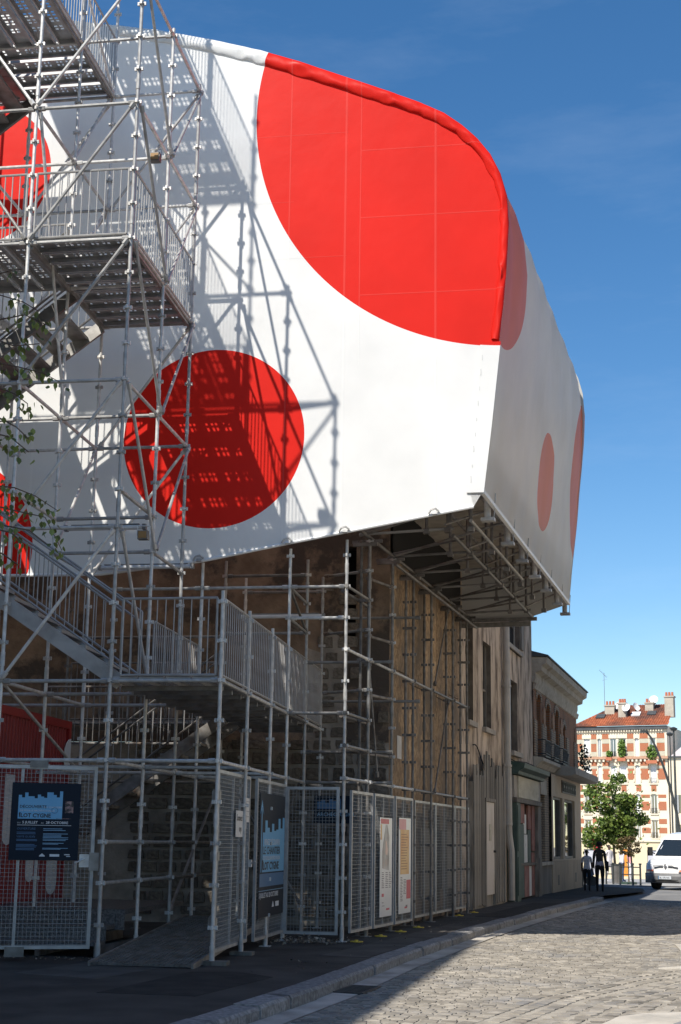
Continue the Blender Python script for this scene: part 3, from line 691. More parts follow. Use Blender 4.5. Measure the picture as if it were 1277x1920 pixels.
shel = thing('tarpaulin_shelter', 'huge white tarpaulin shelter with red dots overhanging the street', 'tarpaulin shelter', FT @ Tr(2.34, 4.2, 0))
YF = 4.15
top = [(-9, 16.4), (-6, 16.15), (-3.5, 15.75), (-1.87, 15.42), (-1.05, 15.25), (-0.09, 14.99), (0.77, 14.72), (1.42, 14.47), (2.25, 14.11), (2.98, 13.79), (3.5, 13.55), (3.9, 13.33), (4.2, 13.09), (4.45, 12.83), (4.66, 12.54), (4.82, 12.19), (4.92, 11.8), (4.95, 11.3)]
right = [(4.91, 10.6), (4.86, 10.0), (4.78, 9.33), (4.63, 7.92), (4.5, 6.86)]
bottom = [(4.31, 6.84), (4.36, 6.62), (1.42, 6.09), (0.04, 5.83), (-1.63, 5.64), (-3.35, 5.64), (-9, 5.6)]
outline = top + right + bottom
# front sheet: triangulated with an inner grid so that it can sag a little
bm = bmesh.new()
vsb = [bm.verts.new((a, YF, z)) for a, z in outline]; f_ = bm.faces.new(vsb)
bmesh.ops.triangulate(bm, faces=[f_]); bmesh.ops.recalc_face_normals(bm, faces=bm.faces)
me = bpy.data.meshes.new('front_sheet'); bm.to_mesh(me); bm.free(); me.materials.append(tarp_f)
put(bpy.data.objects.new('front_sheet', me), shel, FT)
# skin over roof and street side, extruded along the street, ribs pressing through
LEN = 10.45
prof = top + right
FTi = FS.inverted() @ FT
pS = [FTi @ Vector((a, YF + 0.01, z)) for a, z in prof]
mb = MB(); NJ = 84; n = len(pS); v_ = []
# refine profile
fine = []
for p, q in zip(pS, pS[1:]):
    k = 5 if (q - p).length > 0.9 else 2
    fine += [p.lerp(q, i / k) for i in range(k)]
fine.append(pS[-1]); n = len(fine)
for j in range(NJ + 1):
    t = j / NJ; y = LEN * t
    sc_ = -0.1 * (1 - abs(math.cos(math.pi * y / 1.56))) * (0.3 if j in (0, NJ) else 1)
    for i, p in enumerate(fine):
        a = fine[max(i - 1, 0)]; b = fine[min(i + 1, n - 1)]; d = Vector((b.x - a.x, 0, b.z - a.z)).normalized(); nn = Vector((-d.z, 0, d.x))
        if nn.x < 0 and nn.z < 0: nn = -nn
        if nn.z < 0 and nn.x < 0.5: nn = -nn
        amp = sc_ * (0.12 + 0.88 * min(1, max(0, (p.z - 9.6) / 2.6))) * (1.0 if j else 0)
        wr = 0.008 * math.sin(7.3 * y + 0.9 * i) * math.sin(1.7 * y) * (1 if j else 0)
        v_.append((p.x + nn.x * (amp + wr), p.y + y, p.z + nn.z * (amp + wr)))
f2 = [(j * n + i, j * n + i + 1, (j + 1) * n + i + 1, (j + 1) * n + i) for j in range(NJ) for i in range(n - 1)]
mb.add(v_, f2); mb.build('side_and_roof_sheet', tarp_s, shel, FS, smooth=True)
# far end, closed, hanging lower over the old house
yE = fine[-1].y + LEN - 0.05
mb = MB(); mb.prism([(p.x, p.z) for p in fine[::2]] + [(2.44, 6.84), (1.55, 6.56), (0.0, 6.56), (-9, 6.5)], yE, yE + 0.02, 'y')
mb.build('end_sheet', tarp_in, shel, FS)
# left closing sheet, outside the picture
mb = MB(); P0, P1 = FTi @ Vector((-9, YF, 5.6)), FTi @ Vector((-9, YF, 16.4))
mb.add([P0, P0 + Vector((0, LEN, 0)), P1 + Vector((0, LEN, 0)), P1], [(0, 1, 2, 3)]); mb.build('far_side_sheet', tarp_in, shel, FS)
# rolled hem along the front edge: red where the big dot runs over it
Rr = random.Random(5); pts = []
edge = top[3:] + right[:3]
for (a, z), (a2, z2) in zip(edge, edge[1:]):
    k = max(2, int(math.hypot(a2 - a, z2 - z) / 0.09))
    pts += [(a + (a2 - a) * i / k, z + (z2 - z) * i / k) for i in range(k)]
pts.append(edge[-1]); NR = 12; v_ = []
for i, (a, z) in enumerate(pts):
    b, c = pts[max(i - 1, 0)], pts[min(i + 1, len(pts) - 1)]; dx, dz = c[0] - b[0], c[1] - b[1]; l_ = math.hypot(dx, dz); nx, nz = dz / l_, -dx / l_   # points inwards (down/left)
    t = i / (len(pts) - 1); wid = 0.25 * (0.55 + 0.45 * math.sin(math.pi * min(1, t * 1.15 + 0.12)))
    wob = 0.016 * math.sin(i * 0.31) * math.sin(i * 0.77 + 1) + 0.012 * math.sin(i * 1.3 + 2 * math.sin(i * .21)) + Rr.uniform(-.009, .009)
    for k in range(NR):
        th = math.pi * k / (NR - 1)
        off = wid * 0.5 * (1 - math.cos(th)) ; dep = (0.055 + wob * 1.3 * math.sin(th * 2.0)) * math.sin(th) + 0.004
        off2 = off + (wob * 0.8 if k > 6 else 0)
        v_.append((a - nx * -1 * off2, YF - dep, z - nz * -1 * off2))
f2 = [(i * NR + k, i * NR + k + 1, (i + 1) * NR + k + 1, (i + 1) * NR + k) for i in range(len(pts) - 1) for k in range(NR - 1)]
MB().add(v_, f2).build('rolled_hem', tarp_f, shel, FT, smooth=True)
# lacing flap down the street corner, bottom hem tubes
mb = MB(); fl = [(4.48, 9.3), (4.80, 9.3), (4.65, 7.92), (4.52, 6.84), (4.25, 6.84)]
mb.prism(fl, YF - 0.03, YF - 0.012, 'y'); mb.build('corner_flap', tarp_f, shel, FT)
mb = MB()
for k in range(9): 
    z = 7.0 + k * 0.25; a = 4.3 + (z - 6.84) * 0.093; mb.box(a - 0.008 + R.uniform(-.015, .015), a + 0.012, YF - 0.036, YF - 0.03, z, z + R.uniform(0.03, 0.12))
mb.build('lacing', mat('lacing_cord', (0.58, 0.58, 0.57)), shel, FT)
for p, q in zip(bottom[1:], bottom[2:]):
    mb = MB(); mb.tube((p[0], YF, p[1]), (q[0], YF, q[1]), 0.026, 8); mb.build('hem_tube', hem_m, shel, FT)
mb = MB(); e0, e1 = fine[-1], fine[-1] + Vector((0, LEN, 0)); mb.box(-0.03, 0.03, 0, LEN, -0.035, 0.03); mb.build('hem_rail', hem_m, shel, FS @ Tr(e0.x, e0.y, e0.z))
# hooks on the hem where the poles end
for a, z in ((-0.0, 5.86), (1.43, 6.12), (2.34, 6.28), (3.75, 6.54)):
    mb = MB(); mb.path([(a - 0.09, YF - 0.04, z - 0.03), (a - 0.05, YF - 0.06, z + 0.03), (a + 0.02, YF - 0.06, z + 0.05), (a + 0.08, YF - 0.04, z + 0.0)], 0.016, 6); mb.tube((a - 0.03, YF - 0.05, z - 0.03), (a + 0.05, YF - 0.05, z - 0.03), 0.03, 7)
    mb.build('hem_hook', steel, shel, FT)
# lower rail of the end sheet with its bolts
mb = MB(); mb.box(-0.1, 1.75, yE - 0.08, yE - 0.02, 6.48, 6.56); mb.box(-0.05, 1.6, yE - 0.05, yE + 0.0, 6.36, 6.47); mb.build('end_rail', steel_d, shel, FS)
# ---------------------------------------------------------------- the old house behind the scaffold
plaster_old = mat('brown_stained_plaster', (0.14, 0.10, 0.068), (0.25, 0.185, 0.13), rough=0.95, scale=2.2, detail=10, bump=0.9, bscale=7, c3=(0.07, 0.056, 0.045), s3=0.9, r3=(0.48, 0.56))
stone_m = per_object_tint(mat('grey_rubble_stone', (0.08, 0.068, 0.054), (0.17, 0.145, 0.115), rough=0.95, scale=5, bump=0.6, bscale=14, c3=(0.08, 0.07, 0.06), s3=3), 0.6, 1.3)
mortar_m = mat('pale_lime_mortar', (0.2, 0.175, 0.145), (0.32, 0.285, 0.24), rough=0.95, scale=3, bump=0.5, bscale=18, c3=(0.14, 0.12, 0.1), s3=1.2)
osb_m = per_object_tint(mat('strand_board', (0.25, 0.16, 0.085), (0.42, 0.29, 0.17), rough=0.85, scale=13, detail=6, spread=(0.44, 0.56), bump=0.8, bscale=16, stretch=(1, 1.2, 0.85), c3=(0.19, 0.14, 0.095), s3=1.2, r3=(0.46, 0.58)), 0.62, 1.2)
dark_in = mat('dark_interior', (0.012, 0.011, 0.01), rough=1.0)

old = thing('stone_house', 'derelict stone and plaster house wall behind the scaffold, street side boarded with strand board', 'house', FT @ Tr(2.6, 8.2, 0))
Pf = lambda u, z, d: (u, 8.2 + d, z)
mb = MB(); wall_mb(mb, -9, 2.58, -0.1, 3.25, [], Pf, 0.3)
mb.build('rubble_wall', mortar_m, old, FT)
mb = MB(); wall_mb(mb, -9, 2.58, 3.25, 9.0, [(1.72, 1.95, 5.2, 6.9)], lambda u, z, d: (u, 8.17 + d, z), 0.4)
mb.build('plaster_wall', plaster_old, old, FT)
mb = MB(); mb.box(1.65, 2.05, 8.6, 8.65, 5.1, 7.0); mb.build('window_dark', dark_in, old, FT)
mp = [(0.95, 3.2), (1.2, 3.0), (1.75, 3.1), (1.82, 3.9), (1.7, 4.5), (1.78, 5.1), (1.45, 5.35), (1.3, 4.9), (1.02, 5.0), (0.98, 4.3), (1.12, 3.8)]
MB().prism(mp, 8.158, 8.168, 'y').build('mortar_patch', mortar_m, old, FT)
# stones, laid in courses one by one
stv = []
for k in range(7):
    q = MB(); hw, hh = 0.5, 0.5; j = lambda s_: R.uniform(-s_, s_)
    fr = [(-hw + 0.06 + j(.05), -hh + 0.06 + j(.05)), (hw - 0.06 + j(.05), -hh + 0.07 + j(.05)), (hw - 0.05 + j(.05), 0 + j(.08)), (hw - 0.08 + j(.05), hh - 0.06 + j(.05)), (0 + j(.1), hh - 0.03 + j(.04)), (-hw + 0.07 + j(.05), hh - 0.07 + j(.05)), (-hw + 0.04 + j(.04), j(.1))]
    m_ = len(fr)
    q.add([(a * 0.9, -0.5 + j(.12), b * 0.88) for a, b in fr] + [(a, 0.5, b) for a, b in fr], [tuple(range(m_))] + [(i, m_ + i, m_ + (i + 1) % m_, (i + 1) % m_) for i in range(m_)])
    stv.append(q.mesh('stone', stone_m, smooth=False))
cnt = 0
z = 0.12
while z < 3.15:
    h = R.uniform(0.2, 0.3); x = -2.3 + R.uniform(0, .2)
    while x < 2.5:
        wd = R.uniform(0.24, 0.5)
        if cnt < 190 and R.random() < 0.93:
            inst('stone', R.choice(stv), old, FT @ Tr(x + wd / 2, 8.19, z + h / 2) @ Sc(wd - 0.03, 0.09, h - 0.03)); cnt += 1
        x += wd
    z += h
z = 3.3
while z < 6.3:
    h = R.uniform(0.22, 0.3); x = (0.95 if z < 5 else 0.2) + R.uniform(0, .25)
    while x < 2.5:
        wd = R.uniform(0.26, 0.48)
        if cnt < 290 and R.random() < (0.95 if 0.95 < x < 1.5 and z < 5.2 else 0.3): inst('stone', R.choice(stv), old, FT @ Tr(x + wd / 2, 8.16, z + h / 2) @ Sc(wd - 0.05, 0.08, h - 0.05)); cnt += 1
        x += wd
    z += h
# street side of that house and its strand boards
Ps = lambda u, z, d: (-d, u, z)
mb = MB(); wall_mb(mb, 0.0, 6.2, -0.1, 9.0, [(0.7, 1.7, 0.2, 2.1), (3.2, 4.3, 0.3, 2.3)], Ps, 0.35); mb.build('street_wall', plaster_old, old, FS)
mb = MB(); mb.box(-0.37, -0.34, 0.6, 4.4, 0.1, 2.4); mb.build('opening_boarding', dark_in, old, FS)
bd = []
y = 0.12
for k, wd in enumerate((1.2, 1.22, 1.2, 1.22, 1.12)):
    zb = 2.0 + R.uniform(0, .25); z1 = zb
    for j, hh in enumerate((2.44, 2.2)):
        mb = MB(); mb.box(0.02 + R.uniform(0, .015), 0.045, y + 0.012, y + wd - 0.012, z1 + 0.01, z1 + hh - 0.01); mb.build('strand_board', osb_m, old, FS); z1 += hh
    y += wd
MB().box(0.03, 0.06, 0.0, 6.2, 6.72, 7.9).build('shade_sheet', dark_in, old, FS)  # dark sheet standing in for shade on the wall above the boards
for k in range(3):
    mb = MB(); y = 0.5 + 1.9 * k; mb.box(0.02, 0.05, y, y + 1.3, 0.35 + 0.1 * k, 1.75); mb.build('grey_board', mat('weathered_grey_board', (0.2, 0.18, 0.155), (0.3, 0.275, 0.24), rough=0.9, scale=4, stretch=(1, 6, 0.4), bump=0.3) if k == 0 else bpy.data.materials['weathered_grey_board'], old, FS)
t = tag(MB().box(0.05, 0.056, 0.42, 0.74, 3.0, 3.42).build('paper_notice', mat('paper_white', (0.62, 0.6, 0.56), (0.7, 0.68, 0.64), rough=0.8, scale=8), None, FS), 'small faded paper notice pinned on the strand boards', 'notice')

# ---------------------------------------------------------------- the grey rendered house
render_m = mat('grey_beige_render', (0.46, 0.36, 0.265), (0.62, 0.5, 0.385), rough=0.95, scale=0.7, detail=10, bump=0.5, bscale=6, stretch=(1, 1, 0.35), c3=(0.14, 0.1, 0.07), s3=2.3, r3=(0.46, 0.62))
sill_m = mat('stone_sill', (0.3, 0.27, 0.23), (0.4, 0.36, 0.31), rough=0.9, scale=4, bump=0.3, c3=(0.14, 0.12, 0.1), s3=2)
wood_old = per_object_tint(mat('weathered_plank', (0.13, 0.115, 0.095), (0.26, 0.235, 0.2), rough=0.95, scale=5, stretch=(2, 5, 0.35), bump=0.5, bscale=9, c3=(0.08, 0.07, 0.058), s3=2), 0.65, 1.45)
green_m = mat('peeling_green_paint', (0.05, 0.078, 0.06), (0.08, 0.11, 0.088), rough=0.7, scale=3, bump=0.3, c3=(0.3, 0.29, 0.26), s3=3.5, r3=(0.64, 0.7))
green_d = mat('dark_green_paint', (0.03, 0.06, 0.045), (0.06, 0.09, 0.07), rough=0.6, scale=5, bump=0.2)
redp_m = mat('faded_red_paint', (0.22, 0.09, 0.07), (0.32, 0.155, 0.125), rough=0.8, scale=4, bump=0.2, c3=(0.16, 0.07, 0.05), s3=2)
cream_m = mat('soiled_cream_paint', (0.42, 0.38, 0.29), (0.52, 0.48, 0.38), rough=0.8, scale=1.5, stretch=(1, 1, 3), bump=0.15, c3=(0.28, 0.25, 0.19), s3=1)
white_old = mat('worn_white_paint', (0.58, 0.56, 0.52), (0.68, 0.66, 0.62), rough=0.7, scale=3, c3=(0.3, 0.28, 0.25), s3=3, r3=(0.62, 0.72))
pale_door = mat('pale_pinkish_door_paint', (0.52, 0.45, 0.39), (0.58, 0.51, 0.45), rough=0.6, scale=1.5, c3=(0.42, 0.34, 0.25), s3=1)
shutter_m = mat('grey_shutter_paint', (0.28, 0.29, 0.3), (0.36, 0.37, 0.38), rough=0.6, scale=5)
pipe_m = mat('zinc_downpipe', (0.38, 0.35, 0.31), (0.45, 0.42, 0.38), rough=0.6, metal=0.1, scale=3)
hs_ = thing('rendered_house', 'shabby grey-beige rendered house with drainpipe between strand boards and brick shop', 'house', FS @ Tr(0, 11.7, 0))
holes = [(7.15, 7.95, 4.3, 6.7), (9.2, 10.3, 4.3, 6.45), (13.15, 14.4, 3.98, 5.95), (12.7, 14.9, 6.9, 8.4)]
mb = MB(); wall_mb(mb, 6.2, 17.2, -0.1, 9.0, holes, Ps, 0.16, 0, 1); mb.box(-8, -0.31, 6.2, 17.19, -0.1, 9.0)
mb.build('wall', [render_m, mat('dark_reveal', (0.12, 0.095, 0.075), (0.22, 0.18, 0.14), rough=0.95, scale=3)], hs_, FS)  # opening reveals in a darker tone than the wall face
for (a, b, c, d) in holes[:2] + holes[3:]:
    o = MB().box(-0.3, -0.165, a, b, c, d).build('window', dark_in, hs_, FS)
    fr = MB(); fr.box(-0.164, -0.12, a, a + 0.06, c, d); fr.box(-0.164, -0.12, b - 0.06, b, c, d); fr.box(-0.163, -0.13, a + .06, b - .06, c + 0.9 * (d - c) * 0.5, c + 0.9 * (d - c) * 0.5 + 0.05)
    fr.build('window_frame', wood_old, o, FS)
    MB().box(-0.1, 0.1, a - 0.1, b + 0.1, c - 0.12, c - 0.003).build('window_sill', sill_m, o, FS)
mb = MB(); mb.box(-0.162, -0.14, 9.28, 9.75, 5.3, 6.42); mb.build('curtain_board', plaster_old, hs_, FS)
o = MB().box(-0.28, -0.24, 13.15, 14.4, 3.98, 5.95).build('window', shutter_m, hs_, FS)
sl = MB().box(-0.012, 0.012, 0, 1.1, -0.03, 0.03, M=Ry(0.5)).mesh('shutter_slat', shutter_m)
for k in range(30): inst('shutter_slat', sl, o, FS @ Tr(-0.2, 13.22, 4.05 + k * 0.063))
MB().box(-0.22, -0.02, 13.0, 13.15, 3.98, 5.95).box(-0.03, 0.03, 12.98, 13.13, 3.98, 5.95).build('open_shutter', shutter_m, o, FS)
MB().box(-0.1, 0.14, 13.0, 14.55, 3.85, 3.977).build('window_sill', sill_m, o, FS)
# broken upper frame hanging out
mb = MB(); mb.box(0.0, 0.06, 12.7, 12.8, 6.95, 8.3); mb.box(0.01, 0.07, 14.9, 15.3, 7.0, 7.75, M=None); mb.box(0.0, 0.05, 12.6, 15.0, 6.78, 6.9); mb.box(0.02, 0.05, 13.7, 13.78, 6.9, 8.3); mb.build('broken_shutter', wood_old, hs_, FS)
mb = MB(); mb.tube((0.13, 11.85, 9), (0.13, 11.9, 3.45), 0.095, 12); mb.tube((0.13, 11.9, 3.45), (0.13, 11.95, 1.95), 0.11, 12); mb.path([(0.13, 11.95, 1.97), (0.14, 11.96, 1.7), (0.2, 12.0, 1.3), (0.2, 12.0, 0.05)], [0.1, 0.1, 0.085, 0.085], 10)
for z in (8, 5.6, 3.5, 2.0): mb.tube((0.13, 11.88, z - 0.03), (0.13, 11.88, z + 0.03), 0.125, 12)
mb.build('drainpipe', pipe_m, hs_, FS)
mb = MB(); mb.path([(0.06, 7.6 + 0.25 * k, 3.75 - 0.02 * k + 0.1 * math.sin(k * 0.9) - 0.035 * k) for k in range(17)], 0.014, 5); mb.path([(0.05, 12.1, 3.5), (0.06, 12.6, 3.75), (0.05, 13.6, 3.72), (0.05, 15.5, 3.8), (0.05, 17.1, 3.78)], 0.012, 5); mb.build('cable', dark_in, hs_, FS)
# wooden hoarding with the pale door
ho = thing('plank_hoarding', 'weathered grey plank hoarding with a narrow pale door, left of the drainpipe', 'hoarding', FS @ Tr(0.2, 9.6, 0))
mb = MB(); mb.box(0.0, 0.1, 7.3, 11.6, -0.05, 2.9); mb.build('backing', wood_old, ho, FS)
y = 7.35
while y < 11.5:
    wd = R.uniform(0.14, 0.24)
    if y + wd > 8.62 and y < 9.9:
        z0 = 2.55; tp = 3.55 + R.uniform(-.3, .15)
    else: z0 = 0.03 + R.uniform(0, .06); tp = R.choice((3.0, 3.1, 3.35, 3.5)) + R.uniform(-.1, .1) if y > 10.2 else 3.2 + R.uniform(-.15, .2)
    dd = R.uniform(0, 0.03); M = FS @ Tr(0.1 + dd, y, 0) @ Rx(R.uniform(-.008, .008))
    MB().box(0.003, 0.03, 0, wd - 0.012, z0, tp).build('plank', wood_old, ho, M); y += wd
d_ = MB().box(0.1, 0.15, 8.72, 9.82, 0.28, 2.47).build('door', pale_door, ho, FS)
MB().box(0.152, 0.16, 9.1, 9.4, 1.55, 1.95).build('door_notice', cream_m, d_, FS)
MB().tube((0.15, 9.72, 1.3), (0.21, 9.72, 1.3), 0.03, 8).build('door_handle', iron_m, d_, FS)
mb = MB(); mb.box(0.1, 0.17, 8.6, 8.7, 0.02, 2.55); mb.box(0.1, 0.17, 9.84, 9.94, 0.02, 2.55); mb.box(0.1, 0.18, 8.6, 9.94, 2.48, 2.56); mb.build('door_frame', wood_old, ho, FS)
# green shop front
sh = thing('green_shopfront', 'boarded shopfront in peeling green and red paint under a dark green cornice', 'shopfront', FS @ Tr(0.2, 14.8, 0))
mb = MB(); mb.prism([(0.0, 3.30), (0.34, 3.32), (0.36, 3.40), (0.5, 3.48), (0.52, 3.6), (0.0, 3.68)], 12.35, 17.15, 'y'); mb.build('cornice', green_d, sh, FS)
mb = MB(); mb.box(0.0, 0.25, 12.95, 16.6, 2.72, 3.29); mb.build('fascia', cream_m, sh, FS)
MB().box(0.0, 0.22, 12.42, 12.949, 2.71, 3.29).build('bracket', sill_m, sh, FS); MB().box(0.0, 0.22, 16.601, 17.1, 2.72, 3.29).build('bracket', sill_m, sh, FS)
mb = MB(); mb.box(0.0, 0.3, 12.4, 16.9, 2.58, 2.7); mb.build('lintel', wood_old, sh, FS)
mb = MB(); mb.box(0.0, 0.28, 12.45, 13.05, 0.0, 2.57); mb.box(0.28, 0.3, 12.52, 12.97, 0.15, 1.15); mb.box(0.28, 0.3, 12.52, 12.97, 1.3, 2.5); mb.build('pilaster', green_m, sh, FS)
mb = MB(); mb.box(0.0, 0.26, 16.35, 16.95, 0.0, 2.57); mb.box(0.26, 0.28, 16.42, 16.88, 0.15, 1.1); mb.build('pilaster', wood_old, sh, FS)
mb = MB(); mb.box(0.0, 0.06, 13.05, 16.35, 0.0, 2.57); mb.build('backing', dark_in, sh, FS)
for (a, b, c, d, m_) in ((13.08, 13.65, 1.2, 2.2, green_m), (13.08, 13.65, 0.05, 1.17, green_m), (13.12, 13.6, 2.2, 2.57, redp_m), (13.66, 14.35, 2.05, 2.57, redp_m), (13.66, 14.35, 0.05, 2.02, green_m), (15.25, 15.75, 1.9, 2.57, redp_m), (15.25, 15.75, 0.9, 1.88, green_m), (15.25, 15.75, 0.05, 0.88, white_old), (15.78, 16.32, 1.3, 2.57, redp_m), (15.78, 16.32, 0.05, 1.25, redp_m), (14.4, 15.22, 0.05, 0.95, redp_m)):
    mb = MB(); mb.box(0.07, 0.13 + R.uniform(0, .05), a, b, c, d); mb.build('board', m_, sh, FS)
mb = MB(); mb.box(0.09, 0.12, 14.42, 15.2, 0.98, 1.75); mb.box(0.09, 0.13, 14.42, 14.95, 1.77, 2.3); mb.build('white_board', white_old, sh, FS)
mb = MB(); mb.box(0.12, 0.2, 13.05, 16.35, 0.9, 0.97); mb.build('rail', wood_old, sh, FS)

# ---------------------------------------------------------------- the brick shop at the corner
def brick_mat(name, c1, c2, mo, su, scale=1.0, bw=0.22, bh=0.065, axis='Y'):
    m = bpy.data.materials.new(name); m.use_nodes = True; N, L = nodes(m); p = N['Principled BSDF']; p.inputs['Roughness'].default_value = 0.9
    tc = N.new('ShaderNodeTexCoord'); sp = N.new('ShaderNodeSeparateXYZ'); cb = N.new('ShaderNodeCombineXYZ'); L.new(tc.outputs['Object'], sp.inputs['Vector'])
    ad = N.new('ShaderNodeMath'); L.new(sp.outputs['X'], ad.inputs[0]); L.new(sp.outputs['Y'], ad.inputs[1])
    L.new(ad.outputs[0], cb.inputs['X']); L.new(sp.outputs['Z'], cb.inputs['Y'])
    bk = N.new('ShaderNodeTexBrick'); bk.inputs['Scale'].default_value = 1.0; bk.inputs['Brick Width'].default_value = bw; bk.inputs['Row Height'].default_value = bh + 0.01; bk.inputs['Mortar Size'].default_value = 0.011
    bk.inputs['Color1'].default_value = (*c1, 1); bk.inputs['Color2'].default_value = (*c2, 1); bk.inputs['Mortar'].default_value = (*mo, 1); bk.inputs['Bias'].default_value = -0.1
    L.new(cb.outputs['Vector'], bk.inputs['Vector'])
    nz = N.new('ShaderNodeTexNoise'); nz.inputs['Scale'].default_value = 1.3; nz.inputs['Detail'].default_value = 9; L.new(tc.outputs['Object'], nz.inputs['Vector'])
    mr = N.new('ShaderNodeMapRange'); mr.inputs['From Min'].default_value = 0.45; mr.inputs['From Max'].default_value = 0.75; L.new(nz.outputs['Fac'], mr.inputs['Value'])
    mx = N.new('ShaderNodeMixRGB'); mx.inputs['Color2'].default_value = (*su, 1); L.new(bk.outputs['Color'], mx.inputs['Color1']); L.new(mr.outputs['Result'], mx.inputs['Fac'])
    L.new(mx.outputs['Color'], p.inputs['Base Color'])
    bp = N.new('ShaderNodeBump'); bp.inputs['Strength'].default_value = 0.5; bp.inputs['Distance'].default_value = 0.01; bp.invert = True; L.new(bk.outputs['Fac'], bp.inputs['Height']); L.new(bp.outputs['Normal'], p.inputs['Normal'])
    return m
brick_red = brick_mat('sooty_red_brick', (0.34, 0.13, 0.05), (0.25, 0.095, 0.042), (0.22, 0.165, 0.11), (0.17, 0.09, 0.05))
brick_buff = brick_mat('buff_brick', (0.4, 0.3, 0.2), (0.32, 0.24, 0.16), (0.14, 0.11, 0.09), (0.2, 0.16, 0.12))
stone_c = mat('weathered_cornice_stone', (0.4, 0.34, 0.26), (0.5, 0.44, 0.35), rough=0.9, scale=3, bump=0.3, c3=(0.26, 0.21, 0.16), s3=1.0)
zinc_m = mat('zinc_roof', (0.05, 0.055, 0.06), (0.08, 0.085, 0.09), rough=0.6, metal=0.2, scale=2)
beige_m = mat('beige_shop_paint', (0.44, 0.335, 0.23), (0.5, 0.39, 0.28), rough=0.75, scale=1.2, c3=(0.36, 0.27, 0.185), s3=1.2)
beige_lo = mat('stained_beige_plinth', (0.4, 0.31, 0.215), (0.46, 0.365, 0.26), rough=0.85, scale=1.5, stretch=(1, 1, 0.4), c3=(0.24, 0.185, 0.135), s3=1.5, r3=(0.48, 0.7))
glass_m = mat('dark_window_glass', (0.01, 0.012, 0.014), rough=0.03, spec=1.0); glass_m.node_tree.nodes['Principled BSDF'].inputs['Coat Weight'].default_value = 1.0
glass_m.node_tree.nodes['Principled BSDF'].inputs['IOR'].default_value = 1.9
frame_m = mat('dark_shop_frame', (0.1, 0.085, 0.07), (0.15, 0.13, 0.11), rough=0.6, scale=4)
br = thing('brick_corner_shop', 'two-storey brick house with arched windows and beige corner shop front', 'house', FS @ Tr(0, 22.8, 0))
arches = [(17.9, 18.75, 4.15, 6.05), (19.85, 20.75, 4.15, 5.95), (21.95, 22.85, 4.15, 5.95), (24.0, 24.6, 4.4, 5.6)]
# wall built around true arched openings
mb = MB()
def arch_pts(a, b, top, nseg=8):
    c, r_ = (a + b) / 2, (b - a) / 2
    return [(c - r_ * math.cos(math.pi * k / nseg), top - r_ * 0.55 + r_ * 0.55 * math.sin(math.pi * k / nseg)) for k in range(nseg + 1)]
xs_ = [17.25]
for (a, b, c, d) in arches: xs_ += [a, b]
xs_.append(27.9)
for k in range(0, len(xs_), 2): mb.add([(0.02, xs_[k], 3.95), (0.02, xs_[k + 1], 3.95), (0.02, xs_[k + 1], 6.5), (0.02, xs_[k], 6.5)], [(0, 1, 2, 3)])
for (a, b, c, d) in arches:
    mb.add([(0.02, a, 3.95), (0.02, b, 3.95), (0.02, b, c), (0.02, a, c)], [(0, 1, 2, 3)])
    ap = arch_pts(a, b, d)
    for p, q in zip(ap, ap[1:]):
        mb.add([(0.02, p[0], p[1]), (0.02, q[0], q[1]), (0.02, q[0], 6.5), (0.02, p[0], 6.5)], [(0, 1, 2, 3)])
        mb.add([(0.02, p[0], p[1]), (0.02, q[0], q[1]), (-0.22, q[0], q[1]), (-0.22, p[0], p[1])], [(0, 1, 2, 3)])
    for yy in (a, b): mb.add([(0.02, yy, c), (0.02, yy, ap[0][1]), (-0.22, yy, ap[0][1]), (-0.22, yy, c)], [(0, 1, 2, 3)])
mb.add([(0.02, 27.9, -0.1), (-9, 27.9, -0.1), (-9, 27.9, 6.9), (0.02, 27.9, 6.9)], [(0, 1, 2, 3)])
mb.build('brick_wall', brick_red, br, FS, fix=False)
MB().box(-9, -0.4, 17.25, 27.85, -0.1, 6.9).build('core', dark_in, br, FS)
